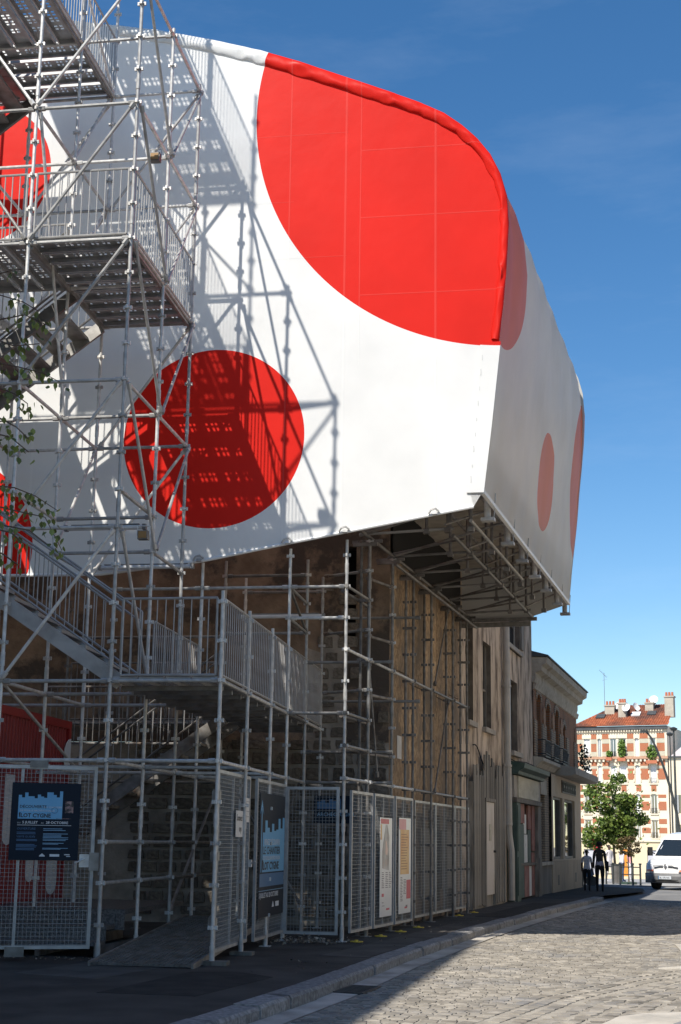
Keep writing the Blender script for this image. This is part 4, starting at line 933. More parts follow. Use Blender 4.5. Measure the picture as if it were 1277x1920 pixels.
# lighter brick piers between the windows with carved panels
for a, b in ((17.3, 17.8), (18.85, 19.75), (20.85, 21.85), (22.95, 23.9), (24.75, 25.4), (26.9, 27.9)):
    MB().box(0.022, 0.06, a, b, 4.1, 5.2).build('buff_pier', brick_buff, br, FS)
    if b - a > 0.8:
        mb = MB(); mb.prism([((a + b) / 2 + 0.25 * math.cos(t * math.pi / 4), 5.45 + 0.33 * math.sin(t * math.pi / 4)) for t in range(8)], 0.021, 0.07, 'x'); mb.build('carved_panel', mat('terracotta', (0.36, 0.16, 0.085), (0.42, 0.3, 0.2), rough=0.9, scale=14, bump=0.8) if 'terracotta' not in bpy.data.materials else bpy.data.materials['terracotta'], br, FS)
for (a, b, c, d) in arches:
    o = MB().box(-0.23, -0.21, a, b, c, d).build('window', glass_m, br, FS)
    fr = MB(); fr.box(-0.205, -0.16, a, a + 0.06, c, d - 0.1); fr.box(-0.205, -0.16, b - 0.06, b, c, d - 0.1); fr.box(-0.205, -0.17, (a + b) / 2 - 0.03, (a + b) / 2 + 0.03, c, d); fr.box(-0.205, -0.17, a, b, c + 1.2, c + 1.25)
    fr.build('window_frame', frame_m, o, FS)
    ap = arch_pts(a - 0.02, b + 0.02, d + 0.02); ot = arch_pts(a - 0.16, b + 0.16, d + 0.2)
    mb = MB()
    for i in range(len(ap) - 1):
        q4 = [ap[i], ap[i + 1], ot[i + 1], ot[i]]
        mb.prism([(q[0] + (0.0), q[1]) for q in q4], 0.024, 0.05, 'x')
    mb.build('arch_surround', brick_buff, br, FS)
    if b - a > 0.7:     # balconet
        mb = MB(); mb.box(0.05, 0.3, a - 0.12, b + 0.12, 4.1, 4.15)
        for zz in (4.2, 4.62): mb.tube((0.3, a - 0.1, zz), (0.3, b + 0.1, zz), 0.018, 5); mb.tube((0.05, a - 0.1, zz), (0.3, a - 0.1, zz), 0.018, 5)
        for k in range(12):
            q = a - 0.1 + (b - a + 0.2) * k / 11; mb.tube((0.3, q, 4.15), (0.3, q, 4.62), 0.012, 4)
            if k % 2 == 0: mb.tube((0.3, q - 0.06, 4.25), (0.34, q + 0.06, 4.5), 0.02, 4)
        mb.build('balconet', iron_m, br, FS)
# cornice, frieze, gutter, roof edge
mb = MB(); mb.prism([(-0.3, 6.3), (0.06, 6.32), (0.10, 6.45), (0.10, 6.62), (0.28, 6.68), (0.3, 6.82), (0.44, 6.9), (0.46, 7.08), (-0.3, 7.1)], 17.25, 27.75, 'y'); mb.build('cornice', stone_c, br, FS)
mb = MB(); mb.prism([(0.0, 6.12), (0.07, 6.14), (0.12, 6.3), (0.0, 6.3)], 17.3, 27.95, 'y'); mb.build('frieze', stone_c, br, FS)
mb = MB(); mb.prism([(-0.3, 7.1), (0.5, 7.1), (0.5, 7.14), (-3.0, 8.1)], 17.2, 27.85, 'y'); mb.build('roof', zinc_m, br, FS)
mb = MB(); mb.prism([(0.0, 3.75), (0.1, 3.78), (0.2, 3.9), (0.3, 3.95), (0.3, 4.05), (0.0, 4.09)], 17.25, 21.4, 'y'); mb.build('string_course', stone_c, br, FS)
mb = MB(); mb.prism([(0.0, 3.72), (0.6, 3.7), (0.78, 3.75), (0.78, 3.97), (0.0, 4.09)], 21.2, 28.0, 'y'); mb.build('canopy', mat('canopy_concrete', (0.3, 0.265, 0.22), (0.38, 0.34, 0.285), rough=0.9, scale=2, c3=(0.16, 0.14, 0.12), s3=1.5), br, FS)
# ground floor: brick bay with a narrow dark door, beige shop front
mb = MB(); wall_mb(mb, 17.2, 20.2, -0.1, 3.76, [(18.35, 19.3, 0.95, 3.0)], lambda u, z, d: (0.03 - d, u, z), 0.3); mb.build('bay_wall', brick_buff, br, FS)
MB().box(-0.3, -0.27, 18.3, 19.4, 0.9, 3.05).build('bay_door', dark_in, br, FS)
MB().box(0.034, 0.16, 17.3, 20.15, 0.86, 0.96).build('ledge', stone_c, br, FS); MB().box(0.034, 0.1, 17.3, 20.15, -0.05, 0.855).build('plinth', mat('dirty_grey_plinth', (0.16, 0.14, 0.115), (0.24, 0.215, 0.18), rough=0.95, scale=2, stretch=(1, 1, .4), bump=0.3), br, FS)
MB().box(0.034, 0.08, 18.2, 19.45, 3.0, 3.45).build('lintel', stone_c, br, FS)
mb = MB(); wall_mb(mb, 20.2, 27.95, 0.96, 3.72, [(20.55, 22.85, 1.02, 3.02), (23.35, 26.1, 1.02, 3.02)], lambda u, z, d: (0.12 - d, u, z), 0.16); mb.add([(0.12, 27.95, 0), (-0.5, 27.95, 0), (-0.5, 27.95, 3.72), (0.12, 27.95, 3.72)], [(0, 1, 2, 3)]); mb.build('shop_wall', beige_m, br, FS)
MB().box(0.0, 0.125, 20.2, 27.96, -0.1, 0.955).build('shop_plinth', beige_lo, br, FS)
for y in (21.4, 25.9): MB().box(0.126, 0.135, y, y + 0.35, 0.2, 0.52).build('vent_grille', frame_m, br, FS)
for a, b in ((20.55, 22.85), (23.35, 26.1)):
    o = MB().box(-0.035, -0.02, a, b, 1.02, 3.02).build('shop_window', glass_m, br, FS)
    fr = MB(); fr.box(-0.018, 0.05, a, a + 0.1, 1.02, 3.02); fr.box(-0.018, 0.05, b - 0.22, b, 1.02, 3.02); fr.box(-0.018, 0.05, a + 0.1, b - 0.22, 2.94, 3.02); fr.box(-0.018, 0.05, a + 0.1, b - 0.22, 1.02, 1.1); fr.build('window_frame', frame_m, o, FS)
sg = MB().box(0.125, 0.15, 22.6, 26.3, 3.2, 3.62).build('sign_board', mat('dark_sign_letters', (0.06, 0.045, 0.035), (0.085, 0.065, 0.05), rough=0.6, scale=6), br, FS)
srm = MB().prism([(0, 0), (.12, 0), (.12, .13), (.28, .13), (.28, 0), (.4, 0), (.4, .32), (.28, .32), (.28, .2), (.12, .2), (.12, .32), (0, .32)], 0.152, 0.18, 'x').mesh('sign_relief', mat('sign_relief_black', (0.02, 0.018, 0.016)))
for k in range(6): inst('sign_relief', srm, sg, FS @ Tr(0, 22.75 + k * 0.6, 3.25))
# ivy sprig at the corner is a plant of its own
ivm = mat('dark_ivy_leaf', (0.02, 0.035, 0.015), (0.035, 0.055, 0.02), rough=0.6, scale=9)
iv = thing('wall_plant', 'small dark weedy plant growing from the shop canopy at the corner', 'plant', FS @ Tr(0.1, 27.95, 4.05))
MB().path([(0.2, 28.1, 4.03), (0.25, 28.15, 4.4), (0.3, 28.1, 4.8), (0.25, 28.2, 5.2)], 0.012, 5).build('stem', ivm, iv, FS)
mb = MB()
for k in range(120):
    c = Vector((0.25 + R.gauss(0, .1), 28.12 + R.gauss(0, .12), 4.1 + R.random() * 1.15)); a = Vector((R.gauss(0, 1), R.gauss(0, 1), R.gauss(0, 1))).normalized() * 0.07; b = a.orthogonal().normalized() * 0.05
    mb.add([c - a, c + b, c + a, c - b], [(0, 1, 2, 3)])
mb.build('leaves', ivm, iv, FS, fix=False)

# ---------------------------------------------------------------- buildings outside the picture that shade and light the street
def plain_block(label, name, F, x0, x1, y0, y1, h, wallm, face):
    t = thing(name, label, 'apartment house', F @ Tr((x0 + x1) / 2, (y0 + y1) / 2, 0)); hl = []
    y = y0 + 1.2
    while y < y1 - 2:
        for fl in range(int(h / 3)): hl.append((y, y + 1.1, 0.9 + fl * 3, 2.6 + fl * 3))
        y += 2.9
    mb = MB(); xf = x1 if face > 0 else x0
    wall_mb(mb, y0, y1, -0.1, h, hl, lambda u, z, d: (xf - face * d, u, z), 0.25)
    mb.box(min(x0, x1) + (0.26 if face < 0 else 0), max(x0, x1) - (0.26 if face > 0 else 0), y0 + 0.001, y1 - 0.001, -0.1, h - 0.01)
    mb.add([(x0, y0, h), (x1, y0, h), (x1, y1, h), (x0, y1, h)], [(0, 1, 2, 3)])
    mb.build('wall', wallm, t, F)
    p = MB()
    for (a, b, c, d) in hl: p.box(xf - face * 0.24, xf - face * 0.22, a, b, c, d)
    tag(p.build('window_panes', glass_m, t, F), kind='stuff')
    MB().box(min(x0, x1) - 0.25, max(x0, x1) + 0.25, y0 - 0.25, y1 + 0.0, h - 0.3, h - 0.012).build('eaves', zinc_m, t, F)
    return t
pale_wall = mat('pale_town_render', (0.62, 0.55, 0.45), (0.68, 0.61, 0.51), rough=0.9, scale=0.5)
FB = frame(-6.6, 11.9, rad(11.6))
plain_block('tall pale rendered apartment house on the near left side of the street', 'apartment_house', FB, -11, 0, -34, 0, 16.0, pale_wall, 1)
FO = frame(0.3 * 25 + 6.6, 25, SA)
plain_block('long pale terrace of houses facing the scaffold across the street', 'terrace_house', FO, 0, 9, -14, 46, 12.5, pale_wall, -1)

FC = frame(16.4, 30.0, -math.atan2(0.6, 0.8))
warm_wall = mat('bounce_cream_render', (0.72, 0.63, 0.5), (0.76, 0.67, 0.55), rough=0.9, scale=0.5)
plain_block('cream angled block added out of view to bounce sun onto the tarpaulin side', 'bounce_block', FC, 0, 7, -9, 9, 13.0, warm_wall, -1)  # unseen block, added and angled to bounce sun onto the side sheet
FB2 = FB
plain_block('tall pale wing added out of view on the left to keep sun off the site wall', 'apartment_house', FB, -16, -5.0, 0.01, 3.6, 16.0, pale_wall, 1)  # unseen wing, added to stop sun leaking in under the tarpaulin
# ---------------------------------------------------------------- text helper
def textm(name, s, M, size, m, parent, align='LEFT', bold=0.0, sx=1.0):
    """lettering: a font object in the x-z plane of M (x to the right, z up), reading from -y"""
    c = bpy.data.curves.new(name, 'FONT'); c.body = s; c.size = size; c.align_x = align; c.offset = bold; c.extrude = 0.0006; c.resolution_u = 2
    c.materials.append(m); o = bpy.data.objects.new(name, c)
    me = bpy.data.meshes.new_from_object(o); bpy.data.objects.remove(o); me.name = name
    return put(bpy.data.objects.new(name, me), parent, M @ Rx(math.pi / 2) @ Sc(sx, 1, 1))
wire_m = mat('galvanised_wire', (0.26, 0.265, 0.27), (0.34, 0.345, 0.35), rough=0.5, metal=0.4, scale=8)
fence_m = mat('galvanised_fence_frame', (0.3, 0.305, 0.31), (0.4, 0.405, 0.41), rough=0.45, metal=0.45, scale=7, bump=0.05)
yellow_m = mat('yellow_paint', (0.55, 0.38, 0.03), (0.62, 0.45, 0.06), rough=0.6, scale=9)
WIRES = {}
def fence_panel(label, F, x0, x1, y, z0, z1, name='mesh_fence', mid=True, cell=0.05, cat='fence panel', group='mesh fence panels round the site', M=None):
    """panel in the x-z plane of F@M at depth y"""
    M = F @ (M if M is not None else Tr(0, 0, 0)) @ Tr(x0, y, 0); wd = x1 - x0
    t = thing(name, label, cat, M, group)
    r_ = 0.024
    mb = MB()
    for a in (0.0, wd - 0.042): mb.box(a, a + 0.042, -0.02, 0.02, z0, z1)
    mb.box(0.042, wd - 0.042, -0.02, 0.02, z0, z0 + 0.042); mb.box(0.042, wd - 0.042, -0.02, 0.02, z1 - 0.042, z1)
    mb.build('fence_frame', fence_m, t, M)
    if mid: MB().box(wd / 2 - 0.018, wd / 2 + 0.018, 0.0, 0.03, z0 + 0.042, z1 - 0.042).build('middle_bar', fence_m, t, M)
    key = (round(wd, 2), round(z1 - z0, 2))
    mb = MB(); rr = 0.002
    n = int(wd / cell)
    for k in range(1, n): x = wd * k / n; mb.box(x - rr, x + rr, -rr, rr, z0 + 0.03, z1 - 0.03)
    n = int((z1 - z0) / cell)
    for k in range(1, n): z = z0 + (z1 - z0) * k / n; mb.box(0.03, wd - 0.03, -rr - 0.004, rr - 0.004, z - rr, z + rr)
    tag(mb.build('wire_mesh', wire_m, t, M), kind='stuff')
    return t, M
# gate leaf on the left, half closed
gl, GM = fence_panel('left gate leaf of wire mesh with a dark blue poster and a lock box', FT, -2.0, -0.16, 0.0, 0.14, 2.36, 'site_gate', True, 0.05, 'gate', 'gates of the site entrance', M=Tr(0, 0.16, 0) @ Tr(-0.16, 0, 0) @ Rz(0.42) @ Tr(0.16, 0, 0))
mb = MB(); mb.box(1.78, 1.9, -0.05, 0.03, 1.08, 1.3); mb.build('lock_box', steel_d, gl, GM)
mb = MB(); mb.box(1.66, 1.78, -0.035, -0.022, 1.12, 1.28); mb.tube((1.70, -0.04, 1.22), (1.70, -0.1, 1.22), 0.012, 6); mb.tube((1.72, -0.09, 1.225), (1.6, -0.09, 1.17), 0.009, 6); mb.build('latch_handle', steel, gl, GM)
mb = MB(); mb.box(1.0, 1.22, -0.03, 0.04, 2.33, 2.42); mb.build('gate_clamp', steel_d, gl, GM)
mb = MB(); mb.box(0.82, 1.05, -0.04, 0.04, 0.05, 0.17); mb.build('gate_foot', steel_d, gl, GM)
# open leaf at the walkway leg, then the panels up to the street corner
FA = Tr(B_, 0, 0) @ Rz(math.pi / 2)      # local x runs along b
go, OM = fence_panel('open gate leaf of wire mesh carrying two small white notices', FT, 0.12, 2.12, 0, 0.13, 2.34, 'site_gate', True, 0.05, 'gate', 'gates of the site entrance', M=Tr(B_ - 0.02, 0, 0) @ Rz(math.pi / 2 + 0.02))
mb = MB()
for z in (0.5, 1.28, 2.02): mb.box(-0.1, 0.02, -0.045, 0.045, z - 0.05, z + 0.05); mb.tube((-0.1, 0, z - 0.07), (-0.1, 0, z + 0.07), 0.035, 8)
mb.build('gate_hinges', steel_d, go, OM)
mb = MB(); mb.box(1.97, 2.03, -0.06, -0.02, 1.12, 1.22); mb.tube((1.98, -0.05, 1.17), (1.93, -0.12, 1.2), 0.009, 6); mb.build('latch_handle', steel, go, OM)
pp, PM = fence_panel('wire mesh panel behind the tall blue poster next to the open gate', FT, 2.3, 4.4, 0, 0.12, 2.33, M=Tr(B_ - 0.0, 0, 0) @ Rz(math.pi / 2))
fp, FM = fence_panel('front-facing wire mesh panel before the dark stone wall', FT, B_ + 0.02, 2.28, 4.38, 0.1, 2.3, mid=False)
SP = Rz(math.pi / 2)                     # in FS: local x along the street, local -y towards the street
seg = [(-3.66, -2.42, 0.36, 'wire mesh panel at the scaffold corner with nothing on it'), (-2.38, -1.12, 0.38, 'wire mesh panel behind the white and grey poster'), (-1.08, 0.16, 0.40, 'wire mesh panel behind the orange poster'),
       (1.0, 2.75, 0.24, 'plain wire mesh panel right of the orange poster'), (2.79, 4.6, 0.24, 'second plain wire mesh panel right of the orange poster'), (4.64, 6.1, 0.24, 'last narrow wire mesh panel beside the plank hoarding')]
sidep = []
for a, b, x, lab in seg: sidep.append(fence_panel(lab, FS, a, b, 0.0, 0.12, 2.26, cell=0.055, M=Tr(x, 0, 0) @ SP))
# yellow feet of the fence
ft = MB(); ft.tube((0, 0, 0.0), (0, 0, 0.012), 0.1, 12); ft.tube((0, 0, 0.012), (0, 0, 0.03), 0.03, 8); ftm = ft.mesh('fence_foot', yellow_m)
for k, (a, x, lab) in enumerate(((-3.75, 0.5, 'nearest, by the fence corner'), (-2.4, 0.52, 'under the white and grey poster'), (-1.1, 0.52, 'between the two tall posters'), (0.2, 0.52, 'right of the orange poster'), (4.6, 0.34, 'farther along, by the last panels'), (6.1, 0.36, 'farthest, beside the plank hoarding'))):
    o = inst('yellow_base', ftm, None, FS @ Tr(x, a, 0.003)); tag(o, 'yellow round base plate of the mesh fence, ' + lab, 'base plate', 'yellow base plates under the fence')

# ---------------------------------------------------------------- posters
navy = mat('poster_navy_print', (0.006, 0.013, 0.026), (0.008, 0.016, 0.03), rough=0.5, scale=2, spec=0.15)
blue = mat('poster_blue_print', (0.10, 0.34, 0.58), (0.12, 0.37, 0.6), rough=0.4, scale=3)
blue2 = mat('poster_mid_blue_print', (0.035, 0.13, 0.27), rough=0.4)
ink = mat('poster_black_print', (0.006, 0.008, 0.012), rough=0.5)
whit = mat('poster_white_print', (0.62, 0.64, 0.66), rough=0.5)
palb = mat('poster_pale_blue_print', (0.22, 0.42, 0.6), rough=0.5)
def skyline(hts, x0, x1, z0, zt, d, m, name, p, M):
    n = len(hts); pts = [(x0, z0)]
    for k, h in enumerate(hts):
        a, b = x0 + (x1 - x0) * k / n, x0 + (x1 - x0) * (k + 1) / n; pts += [(a, zt + h), (b, zt + h)]
    pts.append((x1, z0)); return MB().prism(pts, d, d + 0.001, 'y').build(name, m, p, M)
def poster(label, M, wd, h, board, thick=0.006):
    t = thing('poster', label, 'poster', M); MB().box(0, wd, -thick, 0, 0, h).build('poster_board', board, t, M); return t
# navy poster on the left gate
M1 = GM @ Tr(0.8, -0.03, 1.2) @ Sc(0.84, 1, 0.76)
WD, HT = 1.0, 1.24
p1 = poster('navy poster with a pale blue skyline block on the left gate', M1, WD, HT, navy)
skyline([.02, -.02, .06, 0.0, .0, -.03, .03, 0, -.02, .07, .07, .03, -.01, .09], 0.1, 0.74, 0.66, 1.02, -0.0085, blue, 'skyline_print', p1, M1)
def T1(s, x, z, size, m, **k): return textm('lettering', s, M1 @ Tr(x, -0.0105, z), size, m, p1, **k)
T1('DÉCOUVERTE', 0.12, 0.835, 0.062, ink, bold=0.001); T1('DU CHANTIER', 0.47, 0.835, 0.04, whit); T1('DE FOUILLE ARCHÉOLOGIQUE', 0.13, 0.78, 0.036, whit)
T1('ÎLOT CYGNE', 0.12, 0.685, 0.088, ink, bold=0.0025, sx=0.9); T1('DU', 0.1, 0.585, 0.03, whit); T1('5 JUILLET', 0.17, 0.585, 0.055, whit, bold=0.001); T1('AU', 0.44, 0.585, 0.03, whit); T1('28 OCTOBRE', 0.51, 0.585, 0.055, whit, bold=0.001)
MB().box(0.1, 0.88, -0.0085, -0.0062, 0.555, 0.562).build('rule', whit, p1, M1)
T1('OUVERTURE', 0.1, 0.485, 0.05, blue2, sx=0.95); T1('VISITE GUIDÉE', 0.1, 0.36, 0.042, blue2)
mb = MB()
for z in (0.44, 0.415, 0.325, 0.305, 0.245, 0.225, 0.205, 0.18, 0.16): mb.box(0.1, 0.1 + R.uniform(.26, .3), -0.0085, -0.0062, z, z + 0.009)
mb.build('small_print', blue2, p1, M1)
mb = MB()
for z in (0.50, 0.475, 0.42, 0.4, 0.38, 0.36, 0.335, 0.315, 0.27, 0.255, 0.19, 0.175): mb.box(0.48, 0.48 + R.uniform(.2, .38), -0.0085, -0.0062, z, z + 0.008)
mb.build('small_print', palb, p1, M1)
mb = MB(); mb.prism([(0.44, 0.06), (0.52, 0.06), (0.52, 0.075), (0.48, 0.11), (0.44, 0.075)], -0.0085, -0.0062, 'y'); mb.box(0.59, 0.73, -0.0085, -0.0062, 0.06, 0.1); mb.box(0.8, 0.88, -0.0085, -0.0062, 0.085, 0.1); mb.box(0.83, 0.89, -0.0085, -0.0062, 0.06, 0.072); mb.build('logo_print', whit, p1, M1)
mb = MB(); mb.box(0.66, 0.88, -0.0085, -0.0062, 0.665, 0.672); mb.box(0.78, 0.9, -0.0085, -0.0062, 0.76, 0.95); mb.build('photo_print', mat('poster_photo_print', (0.02, 0.02, 0.022), (0.32, 0.2, 0.19), rough=0.5, scale=16, spread=(0.45, 0.6), c3=(0.4, 0.02, 0.02), s3=11, r3=(0.6, 0.66)), p1, M1)
mb = MB(); ring = [(0.63 + 0.045 * math.cos(t * math.pi / 8), 0.80 + 0.045 * math.sin(t * math.pi / 8)) for t in range(17)]
for a, b in zip(ring, ring[1:]): mb.tube((a[0], -0.009, a[1]), (b[0], -0.009, b[1]), 0.005, 4)
mb.build('seal_print', blue2, p1, M1)
# tall poster beside the open gate (narrow, seen almost edge-on)
M2 = PM @ Tr(0.12, -0.03, 0.42)
WD, HT = 1.8, 1.72
p2 = poster('tall navy and blue poster with an upward arrow beside the open gate', M2, WD, HT, navy)
skyline([-.05, .12, .02, -.04, .08, -.02, .0, .16, .02, .18], 0.2, 1.78, 0.62, 1.22, -0.0085, blue, 'skyline_print', p2, M2)
MB().box(0.05, 1.78, -0.0085, -0.0062, 0.42, 0.6).build('blue_band', blue2, p2, M2); MB().box(0.0, 1.78, -0.0085, -0.0062, 0.36, 0.367).build('rule', palb, p2, M2)
mb = MB(); mb.box(0.1, 0.14, -0.0085, -0.0062, 0.62, 1.5); mb.prism([(0.0, 1.42), (0.12, 1.62), (0.24, 1.42), (0.12, 1.52)], -0.0085, -0.0062, 'y'); mb.build('arrow_print', blue, p2, M2)
def T2(s, x, z, size, m, **k): return textm('lettering', s, M2 @ Tr(x, -0.0105, z), size, m, p2, **k)
T2('VENEZ DÉCOUVRIR', 0.3, 1.0, 0.115, whit, sx=1.1); T2('LE CHANTIER', 0.22, 0.87, 0.15, ink, bold=0.002, sx=1.35); T2('DE FOUILLE ARCHÉOLOGIQUE', 0.25, 0.79, 0.075, whit, sx=1.15)
T2('ÎLOT CYGNE', 0.2, 0.655, 0.15, ink, bold=0.004, sx=1.35); T2('5 JUILLET AU 28 OCTOBRE', 0.02, 0.27, 0.095, whit, sx=1.2, bold=0.001)
mb = MB(); mb.prism([(0.95, 0.12), (1.1, 0.12), (1.02, 0.2)], -0.0085, -0.0062, 'y'); mb.box(1.2, 1.45, -0.0085, -0.0062, 0.12, 0.19); mb.build('logo_print', whit, p2, M2)
# small notices on the open leaf
def notice(lab, M, w_, h):
    t = thing('notice', lab, 'notice', M); MB().box(0, w_, -0.004, 0, 0, h).build('notice_sheet', white_old, t, M); return t
M3 = OM @ Tr(0.98, -0.035, 1.52); n1 = notice('white notice with two lines of black writing on the open gate', M3, 0.62, 0.34)
textm('lettering', 'Sonnez ici', M3 @ Tr(0.04, -0.006, 0.21), 0.12, ink, n1); textm('lettering', 'svp', M3 @ Tr(0.2, -0.006, 0.07), 0.12, ink, n1)
M4 = OM @ Tr(1.52, -0.03, 1.72); n2 = notice('small white ruled sheet at the edge of the open gate', M4, 0.34, 0.32)
mb = MB(); [mb.box(0.0, 0.34, -0.0065, -0.0045, z, z + 0.008) for z in (0.07, 0.14, 0.21, 0.27)]; mb.build('ruled_lines', mat('grey_ink', (0.3, 0.3, 0.3)), n2, M4)
# board inside, behind the front panel
M5 = FT @ Tr(1.5, 6.6, 1.78); p5 = poster('dark board with a blue skyline behind the front mesh panel', M5, 0.9, 0.46, navy)
skyline([0, .03, -.02, .04, .01, .05], 0.06, 0.46, 0.24, 0.36, -0.0085, blue2, 'skyline_print', p5, M5); textm('lettering', 'ARCHÉOLOGIQUE', M5 @ Tr(0.06, -0.0105, 0.12), 0.085, palb, p5)
# the two street posters
pw = mat('poster_glossy_white', (0.66, 0.65, 0.63), (0.7, 0.69, 0.67), rough=0.3, scale=2)
crim = mat('poster_crimson_print', (0.5, 0.02, 0.05), (0.55, 0.05, 0.09), rough=0.4, scale=3)
pink = mat('poster_pink_print', (0.6, 0.2, 0.22), (0.64, 0.25, 0.26), rough=0.4, scale=3)
oran = mat('poster_orange_print', (0.62, 0.26, 0.05), (0.66, 0.42, 0.15), rough=0.4, scale=1.3, spread=(0.4, 0.6))
gph = mat('poster_grey_photo_print', (0.2, 0.18, 0.17), (0.5, 0.48, 0.46), rough=0.4, scale=3.5, c3=(0.4, 0.25, 0.2), s3=3)
inkg = mat('poster_grey_ink', (0.2, 0.18, 0.19), rough=0.5)
M6 = sidep[1][1] @ Tr(0.28, -0.03, 0.28); p6 = poster('tall white poster with a grey photo and crimson head on the street fence', M6, 0.78, 1.6, pw)
MB().box(0.02, 0.56, -0.0085, -0.0062, 1.5, 1.58).build('head_print', crim, p6, M6); MB().box(0.02, 0.1, -0.0085, -0.0062, 1.24, 1.49).build('side_print', oran, p6, M6)
MB().prism([(0.14, 0.78), (0.58, 0.74), (0.58, 1.3), (0.46, 1.49), (0.36, 1.49), (0.14, 1.05)], -0.0085, -0.0062, 'y').build('photo_print', gph, p6, M6)
MB().prism([(0.32, 1.02), (0.44, 0.98), (0.5, 1.06), (0.42, 1.2), (0.34, 1.24)], -0.0105, -0.0088, 'y').build('hand_print', mat('poster_flesh_print', (0.6, 0.4, 0.32), (0.66, 0.48, 0.4), rough=0.4), p6, M6)
mb = MB()
for x in (0.12, 0.36, 0.58):
    z = 0.7
    while z > 0.45: mb.box(x, x + R.uniform(.1, .17), -0.0085, -0.0062, z, z + 0.013); z -= 0.03
mb.box(0.14, 0.24, -0.0085, -0.0062, 0.22, 0.23); mb.box(0.14, 0.3, -0.0085, -0.0062, 0.17, 0.178); mb.build('small_print', inkg, p6, M6)
MB().box(0.12, 0.25, -0.0085, -0.0062, 0.32, 0.37).build('badge_print', crim, p6, M6); MB().box(0.42, 0.62, -0.0085, -0.0062, 0.1, 0.13).build('logo_print', crim, p6, M6)
M7 = sidep[2][1] @ Tr(0.16, -0.03, 0.28); p7 = poster('tall white poster with an orange text block on the street fence', M7, 0.86, 1.62, pw)
MB().box(0.02, 0.5, -0.0085, -0.0062, 1.42, 1.6).build('head_print', pink, p7, M7); MB().box(0.1, 0.72, -0.0085, -0.0062, 0.66, 1.42).build('block_print', oran, p7, M7)
MB().box(0.55, 0.84, -0.0085, -0.0062, 0.24, 0.56).build('box_print', crim, p7, M7)
mb = MB()
for x, z0, z1 in ((0.12, 0.2, 0.6), (0.34, 0.3, 0.56)):
    z = z1
    while z > z0: mb.box(x, x + R.uniform(.1, .18), -0.0085, -0.0062, z, z + 0.012); z -= 0.026
z = 1.36
mb.box(0.5, 0.62, -0.0085, -0.0062, 0.1, 0.135); mb.build('small_print', inkg, p7, M7)
mb = MB(); z = 1.33
while z > 0.72: mb.box(0.16, 0.16 + R.uniform(.3, .5), -0.0105, -0.0088, z, z + 0.014); z -= 0.045
mb.build('block_text_print', mat('poster_brown_print', (0.36, 0.15, 0.05), rough=0.5), p7, M7)
MB().box(0.42, 0.6, -0.0085, -0.0062, 0.08, 0.11).build('logo_print', crim, p7, M7)

# ---------------------------------------------------------------- red container, platform, ramp
cont_m = mat('red_container_paint', (0.25, 0.01, 0.01), (0.31, 0.016, 0.014), rough=0.45, scale=1.5, c3=(0.2, 0.01, 0.01), s3=2)
ct = thing('site_container', 'red site container with white lettering shapes behind the left gate', 'container', FT @ Tr(-3.3, 3.1, 0.42))
x1c, y0c, y1c, z0c, z1c = -2.12, 1.0, 4.5, 0.42, 3.3
mb = MB(); mb.box(-4.6, x1c - 0.05, y0c + 0.03, y1c - 0.03, z0c + 0.02, z1c - 0.02)
n = 28
pts = []
for k in range(n):
    y = y0c + 0.1 + (y1c - y0c - 0.2) * k / n; d = (y1c - y0c - 0.2) / n
    pts += [(x1c, y), (x1c, y + d * 0.4), (x1c - 0.035, y + d * 0.5), (x1c - 0.035, y + d * 0.9)]
mb.prism([(x1c - 0.06, y0c + 0.1)] + pts + [(x1c - 0.06, y1c - 0.1)], z0c + 0.12, z1c - 0.12, 'z'); mb.build('corrugated_wall', cont_m, ct, FT)
mb = MB(); mb.box(x1c - 0.07, x1c + 0.02, y0c, y1c, z1c - 0.12, z1c); mb.box(x1c - 0.07, x1c + 0.02, y0c, y1c, z0c, z0c + 0.12)
for y in (y0c, y1c - 0.1): mb.box(x1c - 0.08, x1c + 0.022, y, y + 0.1, z0c, z1c)
mb.box(-4.6, x1c - 0.08, y0c, y0c + 0.06, z1c - 0.12, z1c); mb.build('container_frame', cont_m, ct, FT)
wmark = mat('white_container_lettering', (0.6, 0.6, 0.6), (0.66, 0.66, 0.66), rough=0.5)
def blob(cy, cz, ry, rz_, seg=14, cut=None):
    return [(cy + ry * math.cos(2 * math.pi * k / seg), cz + rz_ * math.sin(2 * math.pi * k / seg)) for k in range(seg)]
for (y0, y1, a, b) in ((1.95, 2.3, 1.5, 2.35), (2.9, 3.2, 0.95, 1.75), (3.75, 4.2, 0.8, 1.85)):
    rr = (y1 - y0) / 2
    mb = MB(); mb.prism([(y0, b)] + [((y0 + y1) / 2 - rr * math.cos(t * math.pi / 6), a - rr * 0.8 * math.sin(t * math.pi / 6)) for t in range(7)] + [(y1, b)], x1c + 0.002, x1c + 0.006, 'x'); mb.build('lettering_shape', wmark, ct, FT)
mb = MB(); mb.prism([(4.49, 2.6)] + [(4.49 - 0.3 * math.sin(t * math.pi / 8), 2.75 + 0.28 * math.cos(t * math.pi / 8)) for t in range(9)], x1c + 0.024, x1c + 0.028, 'x'); mb.build('lettering_shape', wmark, ct, FT)
chk = mat('chequer_plate', (0.09, 0.09, 0.092), (0.16, 0.16, 0.165), rough=0.45, metal=0.5, scale=40, spread=(0.45, 0.55), bump=0.5, bscale=60)
pf = thing('steel_platform', 'low chequer-plate platform with two steps left of the ramp', 'platform', FT @ Tr(-1.1, 2.2, 0))
MB().box(-2.1, -0.08, 1.3, 4.2, 0.5, 0.56).build('platform_deck', chk, pf, FT)
for k in range(2): MB().box(-1.9, -0.2, 0.55 + 0.36 * k, 0.9 + 0.37 * k, 0.14 + 0.18 * k, 0.19 + 0.18 * k).build('step_tread', chk, pf, FT)
